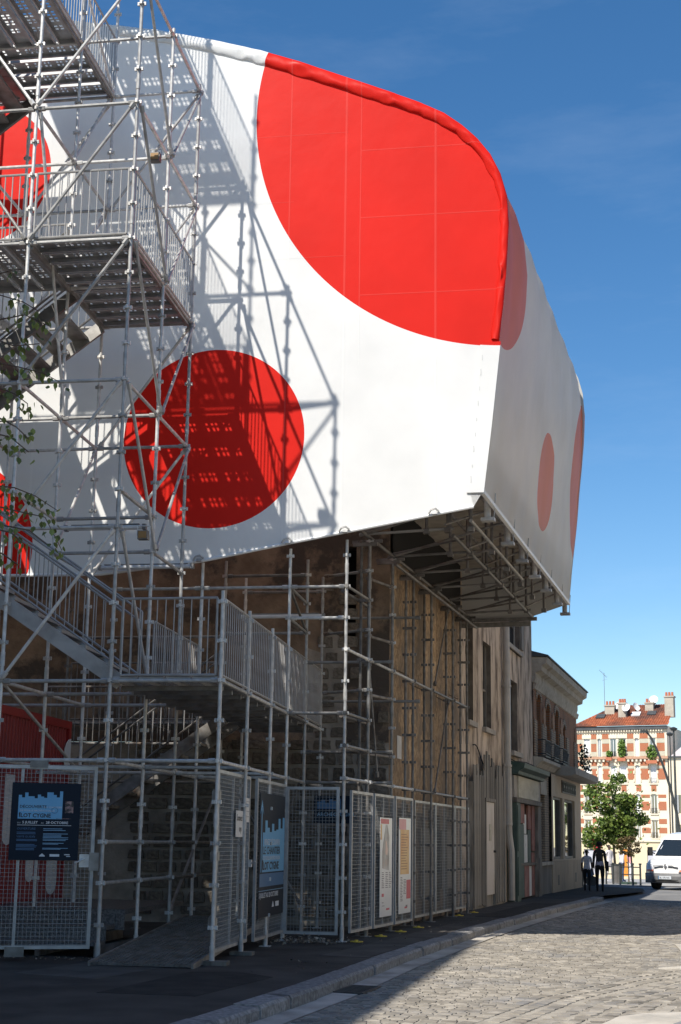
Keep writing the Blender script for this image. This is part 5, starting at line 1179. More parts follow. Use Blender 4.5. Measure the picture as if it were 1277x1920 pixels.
for x in (-1.9, -1.0, -0.22):
    MB().box(x - 0.03, x + 0.03, 0.6, 4.1, 0.0, 0.135).build('skid_beam', steel_b, pf, FT)
for k in range(2): MB().box(-1.9, -0.2, 0.9 + 0.36 * k, 0.915 + 0.36 * k, 0.19 + 0.18 * k, 0.32 + 0.18 * k).build('step_riser', chk, pf, FT)
MB().box(-2.1, -0.08, 1.285, 1.299, 0.3, 0.56).build('step_riser', chk, pf, FT)
rp = thing('grating_ramp', 'steel grating ramp rising through the site entrance', 'ramp', FT @ Tr(0.7, 1.5, 0))
RM = FT @ Tr(0.1, -0.55, 0.012) @ Rx(0.075)
mb = MB()
for k in range(55): y = 0.02 + k * 0.08; mb.box(0.0, 1.22, y, y + 0.02, 0.0, 0.03)
tag(mb.build('grating_bars', steel_b, rp, RM), kind='stuff')
mb = MB()
for k in range(20): x = 0.01 + k * 0.063; mb.box(x, x + 0.012, 0.0, 4.4, 0.004, 0.034)
tag(mb.build('grating_bars', steel_b, rp, RM), kind='stuff')
mb = MB(); mb.box(-0.03, 0.0, 0, 4.4, -0.03, 0.045); mb.build('edge_angle', steel_b, rp, RM); mb = MB(); mb.box(1.22, 1.25, 0, 4.4, -0.03, 0.045); mb.build('edge_angle', steel_b, rp, RM)
# wooden sole board under the walkway leg, litter in the corner
tag(MB().box(-0.2, 0.22, -0.1, 0.1, 0.0, 0.05).build('sole_board', wood_old, None, FT @ Tr(B_ - 0.02, -0.0, 0.002)), 'short dark timber sole board under the foremost scaffold leg', 'board', 'sole boards')
tag(MB().box(-0.15, 0.15, -0.09, 0.09, 0.0, 0.045).build('sole_board', wood_old, None, FT @ Tr(B_ + 0.02, 1.57, 0.002)), 'short dark timber sole board under the open gate', 'board', 'sole boards')
lit_m = per_island_tint(mat('dry_leaf_litter', (0.1, 0.08, 0.06), (0.22, 0.19, 0.15), rough=0.95, scale=20), 0.5, 2.2)
mb = MB()
for k in range(420):
    c = Vector((R.gauss(1.85, .32), R.gauss(4.0, .2), 0.01 + abs(R.gauss(0, .035)))); a = Vector((R.gauss(0, 1), R.gauss(0, 1), R.gauss(0, .4))).normalized() * R.uniform(.012, .04); b = Vector((R.gauss(0, 1), R.gauss(0, 1), R.gauss(0, .4))).normalized() * R.uniform(.01, .03)
    mb.add([c - a, c + b, c + a, c - b], [(0, 1, 2, 3)])
o = mb.build('leaf_litter', lit_m, None, FT, fix=False); tag(o, 'pile of dry leaves and litter under the front mesh panel', 'litter', None, 'stuff')
mb = MB()
for k in range(160):
    xx = R.uniform(-2, -0.1); c = Vector((xx, R.uniform(0.1, .5), 0.006)); a = Vector((R.gauss(0, 1), R.gauss(0, 1), .2)).normalized() * R.uniform(.008, .025); b = Vector((R.gauss(0, 1), R.gauss(0, 1), .3)).normalized() * R.uniform(.006, .02)
    mb.add([c - a, c + b, c + a, c - b], [(0, 1, 2, 3)])
for k in range(60):
    c = FT.inverted() @ FS @ Vector((R.uniform(.6, 1.3), R.uniform(-9, 4), 0.006)); a = Vector((R.gauss(0, 1), R.gauss(0, 1), .2)).normalized() * R.uniform(.008, .03); b = Vector((R.gauss(0, 1), R.gauss(0, 1), .3)).normalized() * R.uniform(.006, .02)
    mb.add([c - a, c + b, c + a, c - b], [(0, 1, 2, 3)])
o = mb.build('litter', lit_m, None, FT, fix=False); tag(o, 'scattered bits of litter on the dark pavement', 'litter', None, 'stuff')
# ---------------------------------------------------------------- the place at the end of the street
def zg(Y): return -0.1 if Y < 62 else -0.1 - 1.65 * min(1.6, (Y - 62) / 78.0)
def px(x, Y): return (x - 631) / 2632.0 * Y           # east-west position seen at that column of the place's far side
AY = rad(25); FAp = frame(24.3, 142.0, AY, -1.8)
a_brick = brick_mat('orange_red_brick', (0.42, 0.12, 0.05), (0.36, 0.1, 0.045), (0.38, 0.22, 0.13), (0.4, 0.13, 0.06))
a_stone = mat('cream_facade_stone', (0.66, 0.57, 0.43), (0.72, 0.64, 0.5), rough=0.85, scale=0.6)
a_grey = mat('grey_green_facade_stone', (0.44, 0.41, 0.32), (0.5, 0.47, 0.37), rough=0.85, scale=2)
a_base = mat('cream_ground_floor_paint', (0.62, 0.51, 0.33), (0.66, 0.56, 0.38), rough=0.8, scale=0.5)
tile_m = per_island_tint(mat('orange_clay_tile', (0.32, 0.085, 0.036), (0.4, 0.12, 0.05), rough=0.85, scale=1.2, c3=(0.12, 0.05, 0.035), s3=0.3, r3=(0.42, 0.56)), 0.75, 1.2)
white_sh = mat('white_blind', (0.7, 0.7, 0.69), (0.76, 0.76, 0.75), rough=0.6, scale=2)
chim_m = mat('chimney_render', (0.36, 0.32, 0.26), (0.44, 0.4, 0.33), rough=0.9, scale=2)
pot_m = mat('clay_pot', (0.4, 0.12, 0.06), (0.46, 0.16, 0.08), rough=0.8, scale=5)
ap = thing('apartment_house', 'tall brick and cream banded apartment house with orange tiled roof behind the tree', 'apartment house', FAp)
H0 = 1.8
wins = []   # x0, x1, z0, z1, arched, white
cols = [(1.0, 1.65), (2.45, 2.8), (3.75, 4.35), (4.6, 5.35), (6.25, 6.65), (7.75, 8.35)]
def zz(y): return H0 + 1.48 + (1586 - y) * 0.0532
rows = [(1420, 1385), (1470, 1436), (1526, 1490), (1571, 1538)]
for r_, (yb, yt) in enumerate(rows):
    for c, (a, b) in enumerate(cols): wins.append((a, b, zz(yb), zz(yt), c, r_))
holes = [(a, b, c, d) for a, b, c, d, _, _ in wins] + [(4.7, 5.7, 0.3, 3.0), (0.8, 2.4, 0.4, 2.9), (7.2, 8.6, 0.4, 2.9)]
Pa = lambda u, z, d: (u, d, z)
edges = [(0.0, zz(1578), a_base), (zz(1578), zz(1532), a_stone), (zz(1532), zz(1486), a_stone), (zz(1486), zz(1425), a_stone), (zz(1425), zz(1362), a_stone)]
WA = 9.5
for z0, z1, m_ in edges:
    hs2 = [(a, b, max(c, z0), min(d, z1)) for a, b, c, d in holes if d > z0 and c < z1]
    mb = MB(); wall_mb(mb, 0, WA, z0, z1, hs2, Pa, 0.25); mb.build('facade_wall', m_, ap, FAp)
MB().box(0.01, WA - 0.01, 0.26, 9, 0, zz(1362)).build('core', a_stone, ap, FAp)
# brick fields between the windows, each its own slab
def fields(z0, z1, m_, nm, d=0.03, pad=0.12):
    xs2 = [0.25]
    for a, b in cols: xs2 += [a - pad, b + pad]
    xs2.append(WA - 0.25)
    for k in range(0, len(xs2), 2):
        if xs2[k + 1] - xs2[k] > 0.15: MB().box(xs2[k], xs2[k + 1], -d, -0.001, z0, z1).build(nm, m_, ap, FAp)
for (ya, yb) in ((1386, 1376), (1410, 1395), (1437, 1427), (1463, 1443), (1497, 1491), (1520, 1504), (1545, 1536), (1562, 1552)): fields(zz(ya), zz(yb), a_brick, 'brick_field')
for (ya, yb) in ((1394.5, 1386.5), (1419, 1411), (1442, 1438)): fields(zz(ya), zz(yb), a_grey, 'stone_field', 0.035)
for k in range(6): MB().box(0.3 + k * 1.5, 0.8 + k * 1.5, -0.05, -0.032, zz(1485), zz(1473)).build('brick_field', a_brick, ap, FAp)
quo = MB().box(-0.06, 0.06, -0.06, 0, -0.15, 0.15).mesh('quoin', a_stone)
for a, b, c, d, ci, r_ in wins:
    narrow = b - a < 0.5
    m_ = white_sh if (r_ in (1,) or (r_ == 0 and ci in (0, 4)) or (r_ == 2 and ci == 4)) else glass_m
    o = MB().box(a, b, 0.16, 0.2, c, d).build('window', m_, ap, FAp)
    fr = MB(); fr.box(a, a + 0.06, 0.1, 0.158, c, d); fr.box(b - 0.06, b, 0.1, 0.158, c, d); fr.box((a + b) / 2 - 0.03, (a + b) / 2 + 0.03, 0.1, 0.158, c, d); fr.box(a, b, 0.1, 0.158, d - 0.06, d); fr.build('window_frame', white_sh, o, FAp)
    if narrow or r_ in (1, 2):
        ar = [((a + b) / 2 - (b - a + 0.2) / 2 * math.cos(math.pi * k / 8), d - 0.05 + 0.32 * math.sin(math.pi * k / 8)) for k in range(9)]
        inn = [((a + b) / 2 - (b - a) / 2 * math.cos(math.pi * k / 8), d - 0.12 + 0.13 * math.sin(math.pi * k / 8)) for k in range(9)]
        MB().prism(ar + inn[::-1], -0.07, 0.05, 'y').build('window_arch', a_stone, ap, FAp)
    else: MB().box(a - 0.15, b + 0.15, -0.06, -0.002, d + 0.01, d + 0.38).build('window_lintel', a_stone, ap, FAp)
    MB().box(a - 0.12, b + 0.12, -0.12, -0.002, c - 0.14, c - 0.01).build('window_sill', a_stone, ap, FAp)
    if r_ > 0:
        for zq in (c + 0.3, (c + d) / 2 + 0.2): 
            for xq in (a - 0.14, b + 0.14): inst('quoin', quo, ap, FAp @ Tr(xq, -0.03, zq))
    if not narrow:
        mb = MB(); mb.box(a - 0.05, b + 0.05, -0.2, -0.17, c + 0.5, c + 0.53)
        for k in range(7): q = a + (b - a) * k / 6; mb.box(q - 0.012, q + 0.012, -0.2, -0.18, c, c + 0.5)
        mb.build('window_guard', iron_m, ap, FAp)
dn = MB().box(-0.07, 0.07, -0.22, 0, -0.1, 0.1).mesh('dentil', a_stone); dn2 = MB().box(-0.09, 0.09, -0.26, 0, -0.13, 0.13).mesh('corbel', a_stone)
for k in range(34): inst('dentil', dn, ap, FAp @ Tr(0.12 + k * 0.27, -0.02, zz(1371)))
for k in range(22): inst('corbel', dn2, ap, FAp @ Tr(0.15 + k * 0.42, -0.02, zz(1427)))
MB().box(-0.1, WA + 0.1, -0.32, 0, zz(1369), zz(1363)).build('eaves_gutter', zinc_m, ap, FAp); MB().box(-0.1, WA + 0.1, -0.34, 0, zz(1424.5), zz(1419.8)).build('cornice', mat('brick_cornice', (0.42, 0.24, 0.15), (0.5, 0.3, 0.2), rough=0.9), ap, FAp)
MB().box(-0.05, WA + 0.05, -0.15, 0, zz(1578), zz(1574)).build('string_course', a_stone, ap, FAp)
MB().box(4.72, 5.68, 0.12, 0.2, 0.0, 2.98).build('orange_door', mat('orange_door_paint', (0.62, 0.22, 0.02), (0.66, 0.26, 0.03), rough=0.5), ap, FAp)
for a, b in ((0.8, 2.4), (7.2, 8.6)): MB().box(a, b, 0.14, 0.2, 0.4, 2.9).build('shop_window', mat('grey_shop_shutter', (0.4, 0.4, 0.44), (0.5, 0.5, 0.54), rough=0.6, stretch=(1, 1, 20)) if 'grey_shop_shutter' not in bpy.data.materials else bpy.data.materials['grey_shop_shutter'], ap, FAp)
# tiled roof: rows of tiles as real strips, hip at the left
ze = zz(1362); rz0 = ze + 0.03
run, rise = 3.6, 2.45
mb = MB(); mb.add([(-0.3, -0.45, ze), (WA + 0.2, -0.45, ze), (WA + 0.2, run, ze + rise), (3.4, run, ze + rise)], [(0, 1, 2, 3)]); mb.add([(-0.3, -0.45, ze), (3.4, run, ze + rise), (-0.3, 8, ze)], [(0, 1, 2)]); mb.build('roof', tile_m, ap, FAp)
mb = MB(); nr = 14
for i in range(nr):
    t0 = i / nr; t1 = (i + 1) / nr; y0, y1 = -0.45 + (run + .45) * t0, -0.45 + (run + .45) * t1; z0, z1 = ze + rise * t0, ze + rise * t1
    xs3 = -0.3 + 3.7 * t1
    k = 0; x = xs3
    while x < WA + 0.1:
        mb.add([(x, y0, z0 + 0.05), (x + 0.2, y0, z0 + 0.05), (x + 0.2, y1, z1 + 0.012), (x, y1, z1 + 0.012), (x + 0.1, y0, z0 + 0.1), (x + 0.1, y1, z1 + 0.06)], [(0, 4, 5, 3), (4, 1, 2, 5), (0, 1, 4)]); x += 0.24
tag(mb.build('roof_tiles', tile_m, ap, FAp, fix=False), kind='stuff')
for x, y, s_ in ((2.5, 1.3, 0), (6.1, 1.6, 1), (7.7, 1.7, 0)):
    sl_ = rise / (run + .45); z = ze + (y + .45) * sl_; M = FAp @ Tr(x, y, z + 0.1) @ Rx(math.atan(sl_))
    MB().box(-0.45, 0.45, -0.4, 0.4, -0.05, 0.08).build('skylight', white_sh if s_ else zinc_m, ap, M)
chs = [(3.3, 2.2, 1.0, 0.95), (4.75, 1.5, 0.75, 1.5), (7.3, 2.7, 0.85, 0.85), (9.55, 1.6, 0.9, 2.0)]
for x, y, w_, h in chs:
    z = ze + (y + .45) * rise / (run + .45) - 0.3
    o = MB().box(x - w_ / 2, x + w_ / 2, y - 0.35, y + 0.5, z, z + h).box(x - w_ / 2 - 0.08, x + w_ / 2 + 0.08, y - 0.43, y + 0.58, z + h, z + h + 0.14).build('chimney', chim_m, ap, FAp)
    for k in range(3): MB().tube((x - w_ / 3 + k * w_ / 3, y, z + h + 0.14), (x - w_ / 3 + k * w_ / 3, y, z + h + 0.55), 0.13, 8, 0.11).build('chimney_pot', pot_m, o, FAp)
def dish(label, x, y, z, r_, az):
    t = thing('satellite_dish', label, 'satellite dish', FAp @ Tr(x, y, z), 'satellite dishes on the tiled roof'); M = WM[t.name] @ Rz(az) @ Rx(math.pi / 2 - 0.4)
    mb = MB(); n = 12
    v_ = [(0, 0, 0)]
    for rr, dz in ((r_ * 0.5, 0.04), (r_, 0.15)):
        for k in range(n): v_.append((rr * math.cos(2 * math.pi * k / n), rr * math.sin(2 * math.pi * k / n), dz * r_ / 0.5))
    f_ = [(0, 1 + k, 1 + (k + 1) % n) for k in range(n)] + [(1 + k, 1 + n + k, 1 + n + (k + 1) % n, 1 + (k + 1) % n) for k in range(n)]
    mb.add(v_, f_); mb.build('dish_bowl', white_sh, t, M)
    mb = MB(); mb.path([(0, -r_, 0.1), (0, -0.3, 0.35), (0, 0, 0.5)], 0.02, 5); mb.tube((0, 0, 0.5), (0, 0, 0.42), 0.05, 6); mb.build('dish_arm', steel_d, t, M)
    MB().tube((0, 0.1, -0.9), (0, 0.1, 0.05), 0.03, 6).build('dish_pole', steel_d, t, WM[t.name])
dish('white satellite dish left of the second chimney of the tiled roof', 4.2, 2.3, ze + 2.3, 0.45, -0.3); dish('white satellite dish on the second chimney of the tiled roof', 5.25, 1.1, ze + 1.95, 0.45, -0.2)
dish('narrow satellite dish seen edge-on right of the second chimney', 5.9, 2.4, ze + 2.1, 0.5, 1.1); dish('white satellite dish on top of the third chimney', 7.75, 2.6, ze + 2.85, 0.45, 0.1)
an = thing('tv_antenna', 'thin rooftop television antenna at the left end of the tiled roof', 'antenna', FAp @ Tr(2.7, 2.3, ze + 1.4)); M = WM[an.name]
MB().tube((0, 0, 0), (0, 0, 4.4), 0.025, 5).build('mast', steel_d, an, M)
mb = MB(); mb.tube((-0.5, 0, 4.7), (0.25, 0.1, 3.9), 0.015, 4)
for k in range(6): q = k / 5; mb.tube((-0.5 + .7 * q, -0.2, 4.7 - .75 * q), (-0.4 + .7 * q, 0.25, 4.75 - .75 * q), 0.012, 4)
mb.tube((-0.2, 0, 3.6), (0.3, 0, 3.7), 0.012, 4); mb.build('aerial', steel_d, an, M)
leaf_bal = mat('balcony_leaf', (0.06, 0.13, 0.015), (0.14, 0.22, 0.03), rough=0.6, scale=9)
def leaves(mb, c, sx_, sy_, sz_, n, ls):
    for k in range(n):
        while True:
            q = Vector((R.uniform(-1, 1), R.uniform(-1, 1), R.uniform(-1, 1)))
            if q.length < 1: break
        p = Vector(c) + Vector((q.x * sx_, q.y * sy_, q.z * sz_)); a = Vector((R.gauss(0, 1), R.gauss(0, 1), R.gauss(0, 1))).normalized() * ls; b = a.orthogonal().normalized() * ls * 0.7
        mb.add([p - a, p + b, p + a, p - b], [(0, 1, 2, 3)])
for lab, x, z, sx_, sz_, n, box in (('tall green plant filling the top balcony window', 5.0, zz(1405), 0.4, 0.95, 260, True), ('small bushy potted plant at the top left of the tall balcony plant', 3.7, zz(1415), 0.3, 0.35, 110, True), ('sprawling green balcony plant at the right top window', 8.0, zz(1413), 0.55, 0.8, 200, True)):
    t = thing('balcony_plant', lab, 'plant', FAp @ Tr(x, -0.4, z - sz_)); mb = MB(); leaves(mb, (x, -0.4, z), sx_, 0.3, sz_, n, 0.13); mb.build('foliage', leaf_bal, t, FAp, fix=False)
    MB().box(x - sx_, x + sx_, -0.6, -0.35, z - sz_ - 0.3, z - sz_ + 0.02).build('plant_box', pot_m, t, FAp)
# neighbours
mauve = mat('mauve_party_wall', (0.6, 0.53, 0.54), (0.66, 0.59, 0.6), rough=0.9, scale=0.5)
rn = thing('neighbour_house', 'cream house with grey shutters at the right edge beside the brick apartment house', 'house', FAp @ Tr(WA + 0.1, 0, 0))
holes = [(0.9, 1.7, 6.5, 8.3), (0.9, 1.7, 3.6, 5.4), (2.6, 3.4, 6.5, 8.3), (2.6, 3.4, 3.6, 5.4), (0.8, 1.5, 9.7, 11)]
mb = MB(); wall_mb(mb, 0.05, 5, 0, zz(1425) + 0.1, holes[:4], Pa, 0.2); mb.build('wall', a_stone, rn, FAp @ Tr(WA + .1, -0.1, 0)); MB().box(0.06, 5, 0.15, 6, 0, zz(1425)).build('core', a_stone, rn, FAp @ Tr(WA + .1, 0, 0))
mb = MB(); mb.prism([(0.05, 9.9), (5, 9.9), (5, 14.5), (2.2, 13.8), (0.05, 12.0)], 0.06, 5, 'y'); mb.build('upper_wall', mauve, rn, FAp @ Tr(WA + .1, 0, 0))
MB().box(0.02, 5, -0.35, 0.3, zz(1425) + 0.1, zz(1425) + 0.25).build('roof_edge', zinc_m, rn, FAp @ Tr(WA + .1, 0, 0))
for a, b, c, d in holes[:4]:
    o = MB().box(a, b, 0.15, 0.18, c, d).build('window', glass_m, rn, FAp @ Tr(WA + .1, -0.1, 0))
    for q in (a - 0.42, b + 0.02): MB().box(q, q + 0.4, -0.05, 0.0, c, d).build('shutter', shutter_m, o, FAp @ Tr(WA + .1, -0.1, 0))
ln_ = thing('neighbour_house', 'small white house with slate roof left of the brick apartment house', 'house', FAp @ Tr(-3, 2, 0)); M = FAp @ Tr(-4.2, 2.0, 0)
holes = [(2.3, 2.9, 3.5, 5.2), (2.3, 2.9, 6.3, 7.8), (0.5, 1.1, 3.5, 5.2)]
mb = MB(); wall_mb(mb, -1.5, 4.15, 0, 9.3, holes, Pa, 0.2); mb.build('wall', mat('white_render', (0.66, 0.64, 0.58), (0.7, 0.68, 0.62), rough=0.9), ln_, M); MB().box(-1.5, 4.14, 0.21, 7, 0, 9.2).build('core', a_stone, ln_, M)
mb = MB(); mb.prism([(-0.3, 9.3), (-0.3, 9.42), (3.0, 12.6), (7, 12.6), (7, 9.3)], -1.6, 4.16, 'x'); mb.build('roof', mat('slate_roof', (0.14, 0.16, 0.19), (0.2, 0.22, 0.25), rough=0.6, scale=3), ln_, M)
MB().box(1.5, 3.6, 3.2, 4.4, 11, 14.2).build('chimney', mat('grey_roof_wall', (0.4, 0.39, 0.36)), ln_, M)
for a, b, c, d in holes: MB().box(a, b, 0.15, 0.19, c, d).build('window', glass_m, ln_, M)
MB().prism([(-0.9, 1.75), (0, 2.6), (0, 2.65), (-1.0, 1.8)], 1.6, 3.6, 'x').build('awning', mat('green_awning', (0.12, 0.3, 0.2), (0.15, 0.34, 0.24)), ln_, M); MB().box(1.6, 3.6, -0.01, 0.0, 0.1, 1.7).build('shop_window', glass_m, ln_, M)

# ---------------------------------------------------------------- trees
bark = mat('tree_bark', (0.12, 0.095, 0.07), (0.2, 0.165, 0.125), rough=0.95, scale=8, bump=0.5)
leaf_g = per_island_tint(mat('maple_leaf', (0.1, 0.165, 0.028), (0.18, 0.235, 0.05), rough=0.55, scale=2.5), 0.55, 1.6)
leaf_b = per_island_tint(mat('rusty_leaf', (0.1, 0.075, 0.03), (0.16, 0.11, 0.045), rough=0.6, scale=2.5), 0.6, 1.5)
for m_ in (leaf_g, leaf_b):
    translucent(m_, 0.35)
def tree(label, name, X, Y, h, cz, cr, n, ls, lm, lean=0.0, clumps=26, stake=None, tr=0.07):
    z = zg(Y); t = thing(name, label, 'tree', Tr(X, Y, z)); M = WM[t.name]
    mb = MB(); mb.path([(lean * 0.9, 0, 0), (lean * 0.6, 0, h * .2), (0.0, 0, cz - cr[2] * 0.6), (0.02, 0.05, cz), (0, 0, cz + cr[2] * 0.8)], [tr, tr * .8, tr * .7, tr * .5, tr * .2], 7); mb.build('trunk', bark, t, M)
    mb = MB(); br_ = []
    for k in range(9):
        a = 2 * math.pi * k / 9 + R.uniform(-.3, .3); z0 = cz - cr[2] * 0.7 + R.uniform(0, cr[2]); e_ = Vector((cr[0] * .8 * math.cos(a), cr[1] * .8 * math.sin(a), z0 + R.uniform(.2, .7) * cr[2] * .7))
        mb.path([(0, 0, z0), (e_.x * .5, e_.y * .5, z0 + (e_.z - z0) * .4), tuple(e_)], [tr * .45, tr * .3, tr * .12], 5)
    mb.build('branches', bark, t, M)
    mb = MB()
    for k in range(clumps):
        a = R.uniform(0, 2 * math.pi); v = R.uniform(-1, 1); rr = R.uniform(0.35, 0.98) * math.sqrt(max(0.06, 1 - v * v * 0.85))
        c = (cr[0] * rr * math.cos(a), cr[1] * rr * math.sin(a), cz + cr[2] * v)
        s_ = R.uniform(.2, .34) * cr[0]; leaves(mb, c, s_ * 1.1, s_ * 1.1, s_ * 0.75, n // clumps, ls)
    for k in range(n // 14): leaves(mb, (R.gauss(0, cr[0] * .55), R.gauss(0, cr[1] * .55), cz + R.gauss(0, cr[2] * .55)), .1, .1, .1, 1, ls)
    tag(mb.build('crown', lm, t, M, fix=False), kind=None)
    if stake: MB().tube((0.18, -0.05, 0), (0.1, -0.05, cz - cr[2] * .5), 0.03, 6).build('stake', stake, t, M)
    return t
Yt = 61.0; tree('leafy young street tree with leaning trunk in front of the brick apartment house', 'street_tree', px(1151, Yt), Yt, 4.4, 2.95, (1.42, 1.3, 1.5), 5200, 0.085, leaf_g, 0.1, 40)
Yt = 59.0; tree('small brownish tree on a green stake in front of the orange door', 'small_tree', px(1179, Yt), Yt, 2.0, 1.55, (0.5, 0.45, 0.36), 900, 0.05, leaf_b, 0.0, 14, green_d, 0.035)
o = tag(MB().prism([(0.34 * math.cos(k * math.pi / 8), 0.34 * math.sin(k * math.pi / 8)) for k in range(16)], 0, 0.09, 'z').build('tree_ring', green_d, None, Tr(px(1179, 59), 59, zg(59))), 'low green disc round the foot of the small tree', 'tree ring')

# ---------------------------------------------------------------- street furniture
post_m = mat('dark_post_paint', (0.03, 0.035, 0.035), (0.05, 0.055, 0.055), rough=0.5, scale=6)
def barrier(label, x0, x1, Y):
    X0, X1 = px(x0, Y), px(x1, Y); z = zg(Y); t = thing('street_barrier', label, 'barrier', Tr(X0, Y, z), 'dark barriers at the crossing'); M = WM[t.name]; w_ = X1 - X0
    for x in (0, w_): MB().tube((x, 0, 0), (x, 0, 0.82), 0.04, 8).box(x - .05, x + .05, -.05, .05, 0.82, 0.88).build('barrier_post', post_m, t, M)
    for z_ in (0.42, 0.72): MB().tube((0, 0, z_), (w_, 0, z_), 0.022, 6).build('barrier_rail', post_m, t, M)
barrier('dark barrier left of the litter bin behind the walkers', 1137, 1150, 58.5); barrier('dark barrier between the litter bin and the small tree', 1163, 1186, 58); barrier('dark barrier right of the small tree, left of the van', 1187, 1201, 57.5)
Yb = 59.5; t = thing('litter_bin', 'dark cylindrical litter bin beside the leaning tree trunk', 'litter bin', Tr(px(1157, Yb), Yb, zg(Yb))); M = WM[t.name]
MB().tube((0, 0, 0.03), (0, 0, 0.75), 0.22, 12, 0.24).build('bin_body', mat('bin_grey', (0.09, 0.085, 0.08), (0.13, 0.125, 0.12), rough=0.7), t, M); MB().tube((0, 0, 0.75), (0, 0, 0.82), 0.25, 12).build('bin_rim', post_m, t, M)
for x, lab in ((1086, 'left dark bollard beside the beige shop wall'), (1091.5, 'right dark bollard just left of the child')):
    Yq = 53; t = thing('bollard', lab, 'bollard', Tr(px(x, Yq), Yq, zg(Yq)), 'dark bollards at the shop corner'); M = WM[t.name]
    MB().tube((0, 0, 0), (0, 0, 0.95), 0.06, 8, 0.05).build('bollard_post', post_m, t, M); MB().tube((0, 0, 0.95), (0, 0, 1.05), 0.075, 8, 0.03).build('bollard_cap', post_m, t, M)
Yq = 54.5; t = thing('parked_scooter', 'dark blue scooter parked behind the bollards at the shop corner', 'scooter', Tr(px(1087, Yq), Yq, zg(Yq))); M = WM[t.name]; blu_m = mat('scooter_blue', (0.03, 0.1, 0.2), rough=0.3)
MB().prism([(-.55, .35), (-.1, .3), (.2, .35), (.55, .45), (.5, .7), (.1, .62), (-.15, .62), (-.35, .95), (-.45, .95)], -0.15, 0.15, 'y').build('scooter_body', blu_m, t, M)
for x in (-.5, .45):
    MB().tube((x, -0.06, .22), (x, 0.06, .22), 0.22, 12).build('wheel', post_m, t, M)
def lamp(label, x, Y, top, r_=0.07):
    t = thing('street_lamp', label, 'street lamp', Tr(px(x, Y), Y, zg(Y)), 'thin dark street lamps at the right edge'); M = WM[t.name]; h = 1.48 + (1586 - top) * Y / 2632 - zg(Y)
    MB().tube((0, 0, 0), (0, 0, h), r_, 8, r_ * .6).build('lamp_post', post_m, t, M); MB().tube((0, 0, h), (0, 0, h + 0.12), 0.12, 8, 0.22).tube((0, 0, h + .12), (0, 0, h + .2), .22, 8, .05).build('lamp_head', post_m, t, M)
lamp('taller straight dark street lamp at the right edge', 1272, 72, 1369, 0.08); lamp('shorter thin street lamp just left of the taller one', 1264.5, 76, 1379, 0.055)
Yq = 68.0; t = thing('curved_lamp', 'tall dark lamp with a curved leaning mast in front of the brick apartment house', 'street lamp', Tr(px(1284, Yq), Yq, zg(Yq))); M = WM[t.name]
pts = [(px(a, Yq) - px(1284, Yq), 0, 1.48 + (1586 - b) * Yq / 2632 - zg(Yq)) for a, b in ((1284, 1650), (1280, 1580), (1272, 1520), (1262, 1476), (1250, 1436), (1238, 1403), (1228, 1382), (1220, 1372))]
pts[0] = (0, 0, 0)
MB().path(pts, [.09, .08, .075, .07, .06, .055, .05, .045], 7).build('curved_mast', post_m, t, M); a, b = Vector(pts[-1]), Vector(pts[-2]); MB().box(a.x - 0.3, a.x + 0.08, -0.1, 0.1, a.z - 0.04, a.z + 0.08).build('lamp_head', post_m, t, M)
Yq = 66.0; t = thing('red_shop_sign', 'red and pink shop sign hanging above the adult walker', 'sign', Tr(px(1121.5, Yq), Yq, 1.48 + (1586 - 1583) * Yq / 2632)); M = WM[t.name]
MB().prism([(-.18, -.3), (.1, -.35), (.26, .0), (.1, .3), (-.2, .26), (-.26, 0)], -0.05, 0.05, 'y').build('sign_panel', mat('sign_red', (0.6, 0.04, 0.08), rough=0.4), t, M); MB().prism([(-.1, -.12), (.1, -.14), (.08, .1), (-.08, .1)], -0.06, -0.051, 'y').build('sign_mark', mat('sign_pink', (0.66, 0.4, 0.42), rough=0.4), t, M)
MB().tube((0, 0, -0.33), (0, 0, -1.48 - (3) * Yq / 2632 + zg(Yq)), 0.03, 6).build('sign_post', post_m, t, M)
# ---------------------------------------------------------------- people
skin_dk = mat('dark_skin', (0.07, 0.04, 0.028), rough=0.6); hair_m = mat('black_hair', (0.008, 0.007, 0.006), (0.016, 0.014, 0.012), rough=0.8, scale=40, bump=0.6)
def cloth(n, c): return mat(n, c, tuple(q * 1.35 for q in c), rough=0.9, scale=18, bump=0.3)
def skin_mesh(name, joints, edges_, root, sub=2):
    me = bpy.data.meshes.new(name); me.from_pydata([j[0] for j in joints], edges_, [])
    o = bpy.data.objects.new(name, me); COL.objects.link(o)
    md = o.modifiers.new('s', 'SKIN'); md.use_smooth_shade = True
    for i, j in enumerate(joints):
        r_ = j[1] if isinstance(j[1], tuple) else (j[1], j[1]); o.data.skin_vertices[0].data[i].radius = r_; o.data.skin_vertices[0].data[i].use_root = (i == root)
    o.modifiers.new('b', 'SUBSURF').levels = sub
    dg = bpy.context.evaluated_depsgraph_get(); dg.update(); m2 = bpy.data.meshes.new_from_object(o.evaluated_get(dg)); m2.name = name
    COL.objects.unlink(o); bpy.data.objects.remove(o); return m2
